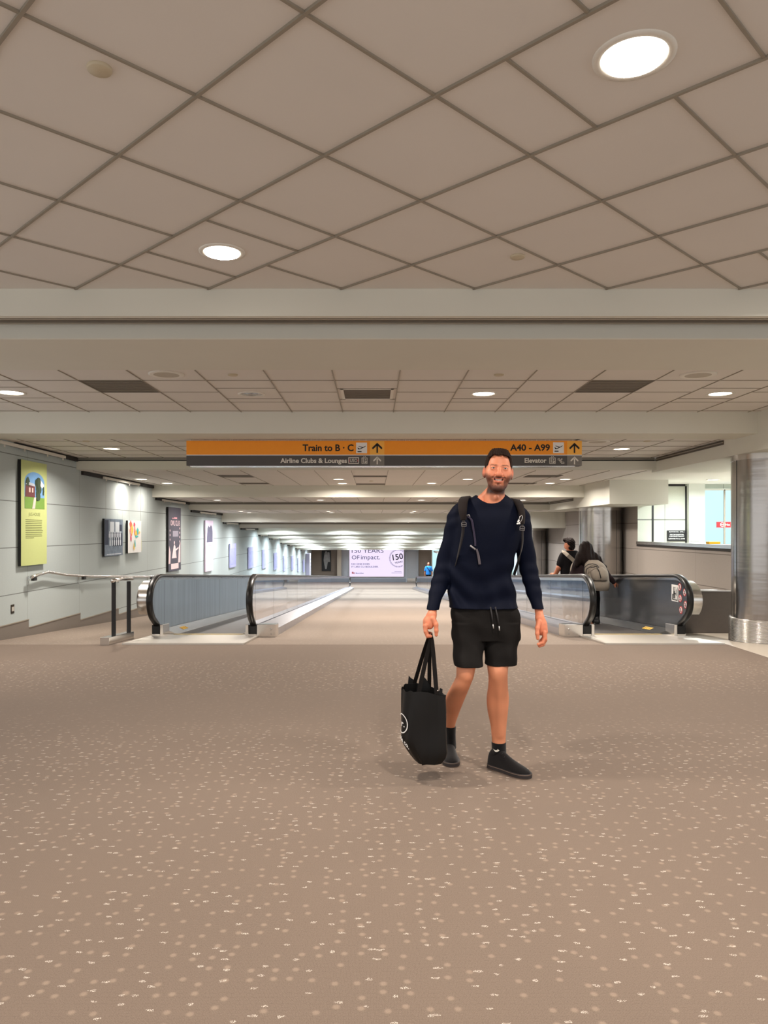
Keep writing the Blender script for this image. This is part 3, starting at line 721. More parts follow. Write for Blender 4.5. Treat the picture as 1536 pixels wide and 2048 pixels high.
def lettering(body, fr, u0, u1, v0, cap, m, parent, bold=.0, th=.002, name='lettering', rot=0):
    """letters fitted between u0 and u1 with baseline v0; fr(u, v, w) places a point of the sign face"""
    v, f = text_mesh(body, bold); x0, x1 = v[:, 0].min(), v[:, 0].max(); sx = (u1-u0)/(x1-x0); sy = cap/CAPH
    U = u0+(v[:, 0]-x0)*sx; V = v0+v[:, 1]*sy
    if rot:
        cu, cv = (u0+u1)/2, v0+cap/2; c, s = math.cos(rot), math.sin(rot); U, V = cu+(U-cu)*c-(V-cv)*s, cv+(U-cu)*s+(V-cv)*c
    b = MB(); b.add([fr(a, b_, th) for a, b_ in zip(U, V)], f)
    return b.build(name, m, parent, fix=False)
def flat(fr, polys, th0, th1, mats, name, parent, mi=None):
    """flat polygons on a face given as [(u, v)...] with a small real thickness"""
    b = MB()
    for k, p in enumerate(polys):
        n = len(p); vs = [fr(u, v, th0) for (u, v) in p]+[fr(u, v, th1) for (u, v) in p]
        i_ = mi[k] if mi else 0
        b.add(vs, [list(range(n, 2*n)), list(range(n))[::-1]]+[(i, (i+1) % n, (i+1) % n+n, i+n) for i in range(n)], i_)
    return b.build(name, mats, parent)
def rect(a, b, c, d): return [(a, c), (b, c), (b, d), (a, d)]
def circ(u, v, r, n=24, r2=None): return [(u+r*math.cos(2*math.pi*i/n), v+(r2 or r)*math.sin(2*math.pi*i/n)) for i in range(n)]
# ------------------------------------------------------------------ hanging wayfinding sign
YS = 9.72; K = YS/1500
U = lambda px: (px-748)*K
V = lambda py: CAMZ-(py-1062)*K
fr = lambda u, v, w: (u, YS-w, v)
e = empty('wayfinding_sign', (U(768), YS, V(881)), 'long orange and charcoal overhead direction sign', 'sign')
M['orange'] = mat('orange sign face', sr(255, 158, 14), .45, var=.03); M['orange2'] = mat('light orange arrow panel', sr(255, 186, 70), .45, var=.02)
M['char'] = mat('charcoal sign face', sr(76, 72, 70), .45, var=.03); M['char2'] = mat('grey arrow panel', sr(122, 118, 112), .45, var=.02)
M['ltext'] = mat('pale sign print', sr(222, 218, 208), .5)
MB().box(U(374), U(1163.4), YS, YS+.15, V(931.5), V(881.5)).build('sign_body', M['char'], e, bevel=.003)
MB().box(U(373), U(1163.4), YS-.006, YS, V(909.6), V(881.5)).build('upper_band', M['orange'], e)
MB().box(U(373), U(1163.4), YS-.006, YS, V(931.5), V(911)).build('lower_band', M['char'], e)
MB().box(U(373), U(1163.4), YS-.008, YS, V(911), V(909.6)).build('divider', M['white'], e)
MB().box(U(380), U(1150), YS+.01, YS+.14, V(933), V(931.6)).build('bottom_lip', M['steel_h'], e)
for (a, b_) in ((740, 768.6), (1134, 1163.4)):
    flat(fr, [rect(U(a), U(b_), V(909.6), V(882))], .006, .0075, M['orange2'], 'arrow_panel', e)
    flat(fr, [rect(U(a), U(b_), V(931.2), V(911))], .006, .0075, M['char2'], 'arrow_panel', e)
def arrow(cx, cy, s, m):
    p = lambda x, y: (U(cx)+x*s*K, V(cy)+y*s*K)
    poly1 = [p(-1.5, -10), p(1.5, -10), p(1.5, 7), p(-1.5, 7)]
    head = [p(0, 10.3), p(10, .8), p(10, -2.0), p(8, -2.4), p(0, 5.4), p(-8, -2.4), p(-10, -2.0), p(-10, .8)]
    flat(fr, [poly1, head], .0075, .009, m, 'arrow', e)
arrow(754.4, 896, 1, M['black']); arrow(1148.6, 896, 1, M['black']); arrow(754.4, 921, .78, M['ltext']); arrow(1148.6, 921, .78, M['ltext'])
lettering('Train to B · C', fr, U(605.3), U(707.2), V(902), 12.6*K, M['black'], e, .028, .0075)
lettering('Airline Clubs & Lounges', fr, U(560.8), U(694), V(925.8), 9*K, M['ltext'], e, .026, .0075)
lettering('A40 - A99', fr, U(1020), U(1099.6), V(901.2), 12*K, M['black'], e, .028, .0075)
lettering('Elevator', fr, U(1049), U(1092.7), V(925.4), 8.9*K, M['ltext'], e, .026, .0075)
def plane_icon(x0, x1, y0, y1):
    ic = flat(fr, [rect(U(x0), U(x1), V(y1), V(y0))], .006, .0075, M['white'], 'plane_icon', e)
    sx = (x1-x0)/22; f = lambda x, y: (U(x0+x*sx), V(y0+y*sx))
    body = [f(3.5, 13), f(3.6, 12.2), f(9, 11.6), f(15.5, 8.4), f(19, 6.4), f(19.6, 7.0), f(16.5, 9.4), f(9.4, 13.0), f(5, 13.9)]
    wing = [f(4.0, 7.2), f(5.4, 6.9), f(13.5, 9.2), f(12, 10.6)]
    tail = [f(2.6, 10.2), f(3.6, 10.0), f(7, 12.4), f(4.2, 13.0)]
    flat(fr, [body, wing, tail, rect(*[f(2.8, 0)[0], f(11, 0)[0], f(0, 19.2)[1], f(0, 17.2)[1]])], .0075, .009, M['black'], 'pictogram', ic)
plane_icon(712.3, 734.2, 885.3, 906.7); plane_icon(1106, 1127.6, 884.8, 906.6)
u0, u1, v0, v1 = U(696.7), U(718), V(927.5), V(914.8)
ic = flat(fr, [rect(u0, u1, v0, v1), rect(u0+.008, u1-.008, v0+.008, v1-.008)], .006, .0075, [M['ltext'], M['char']], 'lounge_badge', e, [0, 0])
flat(fr, [rect(u0+.010, u1-.010, v0+.010, v1-.010)], .0076, .0082, M['char'], 'badge_field', ic)
lettering('USO', fr, u0+.022, u1-.022, v0+.022, .040, M['ltext'], ic, .01, .0085)
flat(fr, [rect(u0+.012, u0+.017, v0+.025, v1-.025), rect(u1-.017, u1-.012, v0+.025, v1-.025)], .0082, .009, M['red'], 'side_mark', ic)
def lift_icon(a, b_, y0, y1):
    u0, u1, v0, v1 = U(a), U(b_), V(y1), V(y0); t_ = .006
    ps = [rect(u0, u1, v0, v0+t_), rect(u0, u1, v1-t_, v1), rect(u0, u0+t_, v0+t_, v1-t_), rect(u1-t_, u1, v0+t_, v1-t_)]
    w_ = u1-u0; h_ = v1-v0
    ps += [rect(u0+w_*.22, u0+w_*.30, v0+.012, v0+h_*.66), circ(u0+w_*.26, v0+h_*.78, .005, 10), rect(u0+w_*.38, u0+w_*.46, v0+.012, v0+h_*.66), circ(u0+w_*.42, v0+h_*.78, .005, 10)]
    ps += [circ(u0+w_*.70, v0+h_*.74, .006, 10), rect(u0+w_*.66, u0+w_*.72, v0+h_*.38, v0+h_*.66), rect(u0+w_*.66, u0+w_*.86, v0+h_*.36, v0+h_*.44), rect(u0+w_*.82, u0+w_*.87, v0+h_*.14, v0+h_*.40), circ(u0+w_*.66, v0+h_*.24, .009, 12)]
    ps += [[(u0+w_*.28, v1+.006), (u0+w_*.46, v1+.006), (u0+w_*.37, v1+.020)], [(u0+w_*.54, v1+.020), (u0+w_*.72, v1+.020), (u0+w_*.63, v1+.006)]]
    flat(fr, ps, .006, .0078, M['ltext'], 'lift_icon', e)
lift_icon(723.3, 734.7, 915.4, 927.6); lift_icon(1098.6, 1110.7, 915.4, 927.4)
b = MB(); q = lambda x, y: (U(x), YS-.0068, V(y))
b.sweep([q(1115.6, 917.6), q(1118.6, 917.4), q(1123.6, 924.2), q(1127.6, 924.4), q(1128.2, 926.6), q(1123.0, 927.0), q(1118.0, 920.2), q(1115.8, 920.0)], [(-.0035, -.001), (.0035, -.001), (.0035, .001), (-.0035, .001)], up=(0, -1, 0), closed=True, smooth=False)
b.add([q(1121.6, 917.8)[:1]+(YS-.0079,)+q(1121.6, 917.8)[2:], q(1124.4, 917.0)[:1]+(YS-.0079,)+q(1124.4, 917.0)[2:], q(1123.6, 921.4)[:1]+(YS-.0079,)+q(1123.6, 921.4)[2:]], [(0, 1, 2)])
b.build('escalator_icon', M['ltext'], e)
MB().box(U(382), U(1151), YS+.02, YS+.13, V(881.5), zh(1.195)).build('mounting_channel', M['steel'], e)

# ------------------------------------------------------------------ pictures on the left wall
def wall_board(name, y0, y1, h0, h1, label, cat, group, face, side=None, th=.035, off=.02):
    """board hung on the left wall between distances y0..y1 and heights h1 (top) h0 (bottom)"""
    e = empty(name, (XL, (y0+y1)/2, zh(h0)), label, cat, group)
    MB().box(XL+off, XL+off+th, y0, y1, zh(h0), zh(h1)).build('panel', [face], e)
    MB().box(XL, XL+off, y0+.1, y1-.1, zh(h0)+.1, zh(h1)-.1).build('mount', side or M['black'], e)
    return e, (lambda u, v, w, X=XL+off+th: (X+w, u, v))
# green banner
M['green'] = mat('lime banner', sr(198, 208, 138), .6, var=.02)
y0, y1, h0, h1 = 10.19, 10.99, -.478, .975
e, f = wall_board('hanging_banner', y0, y1, h0, h1, 'tall lime green banner with an arched photo of a house', 'banner', None, M['green'])
MB().box(XL+.015, XL+.054, y0-.004, y0, zh(h0), zh(h1)).build('edge', M['black'], e)
def arch(u0, u1, v0, v1, vs, n=14):
    c = (u0+u1)/2; return [(u0, v0), (u1, v0), (u1, vs)]+[(c+(u1-u0)/2*math.cos(math.pi*i/n), vs+(v1-vs)*math.sin(math.pi*i/n)) for i in range(1, n)]+[(u0, vs)]
Hh = h1-h0; vz = lambda q: zh(h1-q*Hh)
c = {n: mat('banner print '+n, sr(*v), .6, var=.12, nscale=30) for n, v in dict(sky=(120, 170, 222), grass=(120, 160, 70), house=(112, 60, 62), path=(232, 206, 196), tree=(58, 76, 52), cloud=(226, 234, 244), roof=(190, 196, 206), ink=(110, 116, 66)).items()}
A0, A1 = y0+.10, y1-.08; VB = vz(.455); VS = vz(.20); VT = vz(.10)
ph = flat(f, [arch(A0, A1, VB, VT, VS)], 0, .0015, c['sky'], 'arched_photo', e)
L = A1-A0; gz = vz(.345)
flat(f, [rect(A0, A1, VB, gz)], .0015, .003, c['grass'], 'lawn', ph)
flat(f, [[(A0+.62*L, vz(.16)), (A0+.80*L, vz(.17)), (A0+.97*L, vz(.21)), (A0+.97*L, vz(.25)), (A0+.6*L, vz(.22))]], .0015, .0024, c['cloud'], 'cloud', ph)
flat(f, [[(A0+.02*L, gz), (A0+.50*L, gz), (A0+.50*L, vz(.235)), (A0+.04*L, vz(.225))]], .003, .0045, c['house'], 'house', ph)
flat(f, [[(A0+.04*L, vz(.225)), (A0+.52*L, vz(.24)), (A0+.46*L, vz(.215)), (A0+.14*L, vz(.20))]], .0045, .006, c['roof'], 'roof', ph)
flat(f, [rect(A0+.2*L, A0+.27*L, vz(.30), vz(.255)), rect(A0+.34*L, A0+.41*L, vz(.30), vz(.255))], .0045, .006, c['path'], 'window_pair', ph)
rb = random.Random(3)
def tree(cu, cv, ru, rv, n_, rad):
    for_ = [(cu+rb.uniform(-ru, ru), cv+rb.uniform(-rv, rv)) for _ in range(n_)]
    b = MB()
    for k, (u, v) in enumerate(for_): b.add([f(p, q, .005+k*.0004) for p, q in circ(u, v, rad, 9, rad*1.3)], [list(range(9))])
    return b.build('tree', c['tree'], ph, fix=False)
tree(A0+.66*L, vz(.26), .09*L, .085*Hh, 18, .045); tree(A0+.13*L, vz(.20), .06*L, .02*Hh, 7, .035); tree(A0+.92*L, vz(.28), .02*L, .03*Hh, 5, .022)
flat(f, [[(A0+.36*L, VB), (A0+.50*L, VB), (A0+.56*L, gz), (A0+.46*L, gz)]], .003, .0045, c['path'], 'garden_path', ph)
lettering('JUG HOUSE', f, y0+.22, y1-.22, vz(.525), .045, c['ink'], e, 0, .001)
r_ = random.Random(5)
flat(f, [rect(y0+.13, y1-.13-(.28 if k == 10 else r_.uniform(0, .04)), vz(.565+.0172*k)-.0045, vz(.565+.0172*k)+.0045) for k in range(11)], 0, .001, c['ink'], 'paragraph', e)
# black-and-white group photo
t = NT('old group photograph'); o = t.xyz(); 
n1 = t.n('ShaderNodeTexNoise', {'Vector': t.co(), 'Scale': 9, 'Detail': 4, 'Roughness': .7}).outputs[0]
M['bw'] = t.set(col=t.mix(n1, sr(50, 62, 84), sr(150, 168, 186)), rough=.5)
e, f = wall_board('wall_photograph', 13.35, 14.32, -.455, .22, 'bluish old group photograph on the left wall', 'photograph', None, M['bw'])
MB().box(XL+.015, XL+.054, 13.346, 13.35, zh(-.455), zh(.22)).build('edge', M['black'], e)
pr = random.Random(9); wm = mat('photo highlights', sr(222, 230, 238), .6); dm = mat('photo shadows', sr(36, 48, 74), .6)
flat(f, [rect(13.36, 13.55, zh(-.25), zh(.20)), rect(13.75, 14.28, zh(-.28), zh(-.04)), rect(14.12, 14.26, zh(0), zh(.12))], 0, .001, dm, 'dark_area', e)
flat(f, [rect(13.62, 13.84, zh(-.02), zh(.17)), rect(13.90, 14.12, zh(-.02), zh(.17))], .001, .0018, wm, 'bright_windows', e)
for k in range(8):
    u = 13.58+.085*k; flat(f, [[(u-.022, zh(-.12)), (u+.022, zh(-.12)), (u+.026, zh(-.06)), (u+.012, zh(-.04)), (u+.018, zh(-.02)), (u, zh(.0)), (u-.018, zh(-.02)), (u-.012, zh(-.04)), (u-.026, zh(-.06))]], .0018, .003, wm, 'standing_figure', e)
for k in range(6):
    u = 13.62+.11*k; flat(f, [[(u-.026, zh(-.27)), (u+.026, zh(-.27)), (u+.030, zh(-.18)), (u+.014, zh(-.155)), (u+.020, zh(-.13)), (u, zh(-.11)), (u-.020, zh(-.13)), (u-.014, zh(-.155)), (u-.030, zh(-.18))]], .003, .0042, wm, 'seated_figure', e)
flat(f, [rect(13.46+.06*k, 13.50+.06*k, zh(-.435), zh(-.415)) for k in range(13)], 0, .001, wm, 'caption', e)
e2 = empty('caption_card', (XL, 14.42, zh(-.45)), 'small pale caption card beside the bluish photograph', 'card'); MB().box(XL, XL+.012, 14.36, 14.47, zh(-.43), zh(-.30)).build('card', M['offwhite'], e2)
b = MB()
# colourful print
e, f = wall_board('art_print', 14.62, 15.45, -.435, .205, 'white art print with bright abstract splashes of colour', 'art print', None, M['white'])
MB().box(XL+.015, XL+.054, 14.616, 14.62, zh(-.435), zh(.205)).build('edge', M['black'], e)
cc = [mat('splash %d' % i, sr(*v), .6, var=.15, nscale=40) for i, v in enumerate([(235, 110, 90), (240, 200, 90), (80, 190, 190), (235, 140, 130), (225, 80, 110)])]
for i, (cu, cv, ru, rv, k) in enumerate([(14.78, .12, .07, .08, 0), (14.86, .02, .07, .1, 1), (15.0, .13, .05, .04, 4), (15.02, .02, .04, .09, 3), (14.79, -.12, .04, .08, 4), (15.10, -.05, .07, .06, 1), (15.2, .0, .06, .06, 2), (15.13, -.11, .09, .02, 2), (15.30, -.03, .04, .03, 1), (15.02, -.25, .03, .08, 2), (14.96, -.31, .03, .07, 1), (14.73, .02, .03, .06, 3)]):
    flat(f, [[(cu+ru*math.cos(a)*(1+.25*math.sin(3*a+i)), zh(cv)+rv*math.sin(a)*(1+.25*math.cos(4*a+i))) for a in [2*math.pi*j/18 for j in range(18)]]], .001*i, .001*i+.001, cc[k], 'colour_splash', e)
e2 = empty('caption_card', (XL, 15.6, zh(-.40)), 'small yellowish caption card beside the colourful print', 'card'); MB().box(XL, XL+.012, 15.50, 15.62, zh(-.41), zh(-.18)).build('card', mat('yellowish card', sr(206, 208, 170), .6), e2)
for (ya, yb) in ((13.4, 14.28), (14.68, 15.4)):                      # hanging wires
    for y in (ya, yb):
        tag(MB().box(XL+.06, XL+.062, y-.001, y+.001, zh(.2), zh(.87)).build('hanging_wire', M['rail_metal']), 'thin wire holding up the %s by its %s edge' % ('bluish photograph' if ya < 14 else 'colourful print', 'near' if y == ya else 'far'), 'wire')
# owl club poster
M['night'] = mat('slate poster', sr(72, 70, 84), .55, var=.12, nscale=6)
y0, y1, h0, h1 = 17.5, 18.62, -.955, .565
e, f = wall_board('poster_board', y0, y1, h0, h1, 'tall dark poster with pink figures in long gowns', 'poster', None, M['night'])
MB().box(XL+.01, XL+.054, y0-.004, y0, zh(h0), zh(h1)).build('edge', M['black'], e)
pk = mat('pale pink figures', sr(232, 206, 210), .6, var=.08); Hh = h1-h0; vz = lambda q: zh(h1-q*Hh); L = y1-y0
lettering('OWL CLUB', f, y0+.16*L, y1-.10*L, vz(.285), .12, pk, e, .0, .001)
flat(f, [rect(y0+.30*L, y0+.40*L, vz(.18), vz(.165)), rect(y0+.44*L, y0+.68*L, vz(.18), vz(.155))], 0, .001, mat('rose script', sr(214, 150, 158), .6), 'script', e)
flat(f, [rect(y0+.33*L, y1-.22*L, vz(.46), vz(.37))], 0, .001, mat('grey text block', sr(140, 136, 150), .6), 'text_block', e)
for pl in ([[(y0+.26*L, vz(.80)), (y0+.64*L, vz(.80)), (y0+.54*L, vz(.62)), (y0+.47*L, vz(.58)), (y0+.40*L, vz(.62))]], [circ(y0+.46*L, vz(.555), .04, 12)],
         [[(y0+.0*L, vz(.88)), (y0+.14*L, vz(.88)), (y0+.16*L, vz(.70)), (y0+.05*L, vz(.60))]], [[(y0+.76*L, vz(.88)), (y0+.95*L, vz(.88)), (y0+.95*L, vz(.55)), (y0+.84*L, vz(.62))]], [[(y0+.54*L, vz(.66)), (y0+.80*L, vz(.63)), (y0+.80*L, vz(.65)), (y0+.56*L, vz(.69))]]):
    flat(f, pl, 0, .0015, pk, 'gowned_figure', e)
flat(f, [rect(y0+.2*L, y1-.2*L, vz(.97), vz(.885))], 0, .0012, pk, 'pale_footer', e)
flat(f, [circ(y0+(.12 if k % 2 else .9)*L, vz(.33+.035*k), .028, 8) for k in range(7)], 0, .0015, pk, 'side_ornament', e)
# pink banner
y0, y1, h0, h1 = 21.35, 22.35, -1.165, .305
M['pink'] = mat('pink lilac banner', sr(226, 206, 226), .55, var=.03)
e, f = wall_board('hanging_banner', y0, y1, h0, h1, 'tall pink lilac banner with a small dark group portrait', 'banner', None, M['pink'])
Hh = h1-h0; vz = lambda q: zh(h1-q*Hh); L = y1-y0; gp = mat('violet portrait', sr(92, 90, 112), .6, var=.3, nscale=14)
flat(f, [[(y0+.14*L, vz(.43)), (y1-.08*L, vz(.43)), (y1-.06*L, vz(.25)), (y1-.16*L, vz(.12)), (y1-.30*L, vz(.09)), (y0+.5*L, vz(.14)), (y0+.38*L, vz(.10)), (y0+.24*L, vz(.16))]], 0, .001, gp, 'portrait', e)
flat(f, [rect(y0+.28*L, y1-.25*L, vz(.50), vz(.48))]+[rect(y0+.18*L, y1-.2*L, vz(.55+.03*k)-.006, vz(.55+.03*k)) for k in range(12)], 0, .001, mat('mauve print', sr(188, 160, 186), .6), 'paragraph', e)
# the row of smaller lilac panels further down
t = NT('lilac display panel'); n1 = t.n('ShaderNodeTexNoise', {'Vector': t.co(), 'Scale': 5, 'Detail': 4}).outputs[0]
M['lilac'] = t.set(col=t.mix(n1, sr(168, 172, 226), sr(206, 206, 244)), rough=.4)
lst = [(25.0, 26.1, -.43, -1.23), (28.7, 29.9, -.63, -1.45), (32.4, 33.5, -.82, -1.63), (36.1, 37.3, -1.07, -1.88), (39.9, 41.0, -1.33, -2.14), (43.7, 44.8, -1.46, -2.30), (47.4, 48.5, -1.72, -2.58), (50.9, 51.9, -1.95, -2.82)]
nm = ['first small lilac panel past the pink banner', 'second small lilac panel past the pink banner', 'third small lilac panel past the pink banner', 'fourth small lilac panel past the pink banner']
for i, (a, b_, ht, hb) in enumerate(lst):
    e, f = wall_board('display_panel', a, b_, hb, ht, '%s small lilac panel past the pink banner on the left wall' % ORD[i], 'display panel', 'lilac panels down the left wall', M['lilac'])
    flat(f, [rect(a+.1, b_-.1, zh(hb)+.08, zh(ht)-.16)], 0, .001, mat('panel print %d' % i, sr(176, 180, 236), .5, var=.2, nscale=8), 'print', e)
tag(MB().box(XL+.02, XL+.3, 53.0, 53.9, zf(53), zh(-1.6)).build('tall_cabinet', mat('lavender cabinet', sr(206, 204, 232), .5)), 'tall pale cabinet at the far end of the left wall', 'cabinet')

# ------------------------------------------------------------------ far wall pictures
e = empty('illuminated_billboard', (.19, 58.05, -2.15), 'large backlit lilac advertisement on the far wall', 'billboard')
M['bill'] = glow('backlit lilac print', sr(228, 214, 246), .98)
MB().box(-1.90, 2.30, 57.99, 58.10, -2.15, .12).build('light_box', M['bill'], e)
MB().box(-1.93, 2.33, 58.0, 58.1, -2.18, .15).build('frame', M['rail_metal'], e)
kk = 58/1500; fb = lambda u, v, w: (u, 57.99-w, v); U = lambda px: (px-748)*kk; V = lambda py: CAMZ-(py-1062)*kk
ink = mat('indigo print', sr(58, 58, 110), .6); ink2 = mat('black seal print', sr(40, 38, 52), .6)
lettering('150 YEARS', fb, U(703.5), U(767), V(1105.6), .33, ink, e, .0, .003)
lettering('OF', fb, U(703.5), U(719), V(1118.6), .30, ink, e, .0, .003)
lettering('impact.', fb, U(722), U(760), V(1118.6), .33, ink, e, .0, .003)
lettering('NO ONE DOES', fb, U(703), U(739), V(1129.6), .125, ink, e, .01, .003)
lettering('IT LIKE CU BOULDER.', fb, U(703), U(757), V(1135.2), .125, ink, e, .01, .003)
lettering('Boulder', fb, U(711.5), U(728), V(1147.6), .10, ink, e, .012, .003)
flat(fb, [rect(U(703.6), U(706.6), V(1147.5), V(1143.5)), rect(U(707), U(709), V(1148), V(1144.5))], 0, .003, mat('coral mark', sr(220, 130, 140), .6), 'mark', e)
lettering('150', fb, U(785), U(806), V(1119), .42, ink2, e, .02, .003, rot=.16)
lettering('YEARS', fb, U(789), U(805.5), V(1126.0), .12, ink2, e, .02, .003, rot=.2)
ring = []
for k in range(46):
    a = 2*math.pi*k/46+.03; cx, cy, R_ = U(796.5), V(1116.5), 17.0*kk
    if cx+R_*math.cos(a) > 2.27 or cy+R_*math.sin(a) > .1: continue
    ring.append([(cx+(R_+p)*math.cos(a+q), cy+(R_+p)*math.sin(a+q)) for p, q in ((-.05, -.035), (-.05, .03), (.05, .03), (.05, -.035))])
flat(fb, ring, 0, .003, mat('grey seal print', sr(140, 134, 160), .6), 'seal_ring', e)
flat(fb, [rect(U(789), U(803), V(1143.6), V(1143.0)), rect(U(783), U(804), V(1146.2), V(1145.6))], 0, .003, ink, 'small_print', e)
t = NT('black figure photograph'); n1 = t.n('ShaderNodeTexNoise', {'Vector': t.co(), 'Scale': 3, 'Detail': 4}).outputs[0]
e = empty('wall_photograph', (-3.8, 58.1, -2), 'black photograph with pale figures on the brown far wall', 'photograph')
MB().box(U(643.5), U(661.5), 58.1, 58.2, V(1142), V(1101)).build('panel', M['black'], e)
fb2 = lambda u, v, w: (u, 58.1-w, v)
flat(fb2, [[(U(649), V(1106)), (U(654), V(1106)), (U(656), V(1122)), (U(653), V(1138)), (U(650), V(1138)), (U(647), V(1120))], [(U(654.5), V(1108)), (U(659), V(1108)), (U(660), V(1124)), (U(655.5), V(1124))], circ(U(652), V(1105), .09, 12), circ(U(656.8), V(1106.5), .09, 12)], 0, .004, mat('grey figures', sr(150, 148, 146), .6, var=.4, nscale=6), 'figures', e)
# lift hall signs seen through the opening on the right
K3 = 15.9/1500; fh = lambda u, v, w: (u, 15.96-w, v); U = lambda px: (px-748)*K3; V = lambda py: CAMZ-(py-1062)*K3
e = empty('notice_board', (U(1355), 15.96, 1.1), 'black notice with white lines of text above the sill', 'notice')
MB().box(U(1337), U(1374), 15.96, 16.0, 1.165, V(1061)).build('board', M['black'], e)
lettering('ELEVATOR HALL - LEVEL 2', fh, U(1340.5), U(1371), V(1064.6), .022, M['white'], e, .015, .001)
lettering('FOR THE ELEVATORS', fh, U(1342), U(1370), V(1070.2), .022, M['white'], e, .02, .001)
lettering('CONTINUE STRAIGHT', fh, U(1341), U(1371), V(1073.6), .022, M['white'], e, .02, .001)
lettering('ELEVATORS TO ALL GATES', fh, U(1339.5), U(1372), V(1078.6), .022, M['white'], e, .02, .001)
e = empty('warning_label', (U(1447), 15.92, 1.5), 'red label with a white no-entry symbol on the blue window', 'sign')
MB().box(U(1434), U(1466), 15.905, 15.93, V(1055), V(1043.5)).build('label', M['red'], e)
fw = lambda u, v, w: (u, 15.905-w, v)
flat(fw, [circ(U(1445), V(1049.2), .047, 20)], 0, .001, M['white'], 'symbol', e)
flat(fw, [circ(U(1445), V(1049.2), .036, 20)], .001, .002, M['red'], 'symbol_ring', e); flat(fw, [rect(U(1442), U(1448), V(1050.2), V(1048.2))], .002, .003, M['white'], 'symbol_bar', e)
lettering('No', fw, U(1451), U(1460), V(1051.2), .042, M['white'], e, .02, .001)
tag(MB().box(U(1379), U(1398), 15.84, 15.86, 1.17, V(1060)).build('paper_notice', mat('pale blue paper', sr(206, 226, 226), .6)), 'pale blue sheet of paper beside the black notice', 'paper')
tag(MB().box(5.63, 5.82, 12.6, 12.72, 1.161, 1.20).build('yellow_tag', M['yellow']), 'small yellow object lying on the sill of the opening', 'object')
# ------------------------------------------------------------------ implicit surfaces for bodies and clothes
_E = [((0,0,0),(1,0,0)),((0,1,0),(1,1,0)),((0,0,1),(1,0,1)),((0,1,1),(1,1,1)),((0,0,0),(0,1,0)),((1,0,0),(1,1,0)),((0,0,1),(0,1,1)),((1,0,1),(1,1,1)),
      ((0,0,0),(0,0,1)),((1,0,0),(1,0,1)),((0,1,0),(0,1,1)),((1,1,0),(1,1,1))]
def surface_nets(d, org, h):
    nx, ny, nz = d.shape; s = d < 0
    c = [s[i:nx-1+i, j:ny-1+j, k:nz-1+k] for i in (0, 1) for j in (0, 1) for k in (0, 1)]
    cnt = sum(q.astype(np.int8) for q in c); act = (cnt > 0) & (cnt < 8)
    I, J, K_ = np.nonzero(act); n = len(I)
    idx = -np.ones(act.shape, dtype=np.int64); idx[I, J, K_] = np.arange(n)
    acc = np.zeros((n, 3)); w_ = np.zeros(n)
    for a, b in _E:
        da = d[I+a[0], J+a[1], K_+a[2]]; db = d[I+b[0], J+b[1], K_+b[2]]; m = (da < 0) != (db < 0)
        t = np.where(m, da/np.where(m, da-db, 1), 0)
        p = np.array(a)[None]+(np.array(b)-np.array(a))[None]*t[:, None]
        acc += np.where(m[:, None], p, 0); w_ += m
    V_ = acc/w_[:, None]+np.stack([I, J, K_], 1); V_ = V_*h+np.array(org)[None]
    F = []
    for ax in range(3):
        o1, o2 = [(1, 2), (2, 0), (0, 1)][ax]
        sl = [slice(1, None)]*3; A = [slice(1, n_-1) for n_ in d.shape]; A[ax] = slice(0, d.shape[ax]-1)
        B = list(A); B[ax] = slice(1, d.shape[ax])
        sa = s[tuple(A)]; sb = s[tuple(B)]; m = sa != sb
        P = np.argwhere(m); off = np.array([1, 1, 1]); off[ax] = 0; P = P+off
        if not len(P): continue
        e1 = np.zeros(3, int); e1[o1] = 1; e2 = np.zeros(3, int); e2[o2] = 1
        q = [idx[tuple((P-e1-e2).T)], idx[tuple((P-e2).T)], idx[tuple(P.T)], idx[tuple((P-e1).T)]]
        Q = np.stack(q, 1); fl = sa[m]
        Q[~fl] = Q[~fl][:, ::-1]
        F.append(Q)
    return V_, np.concatenate(F)
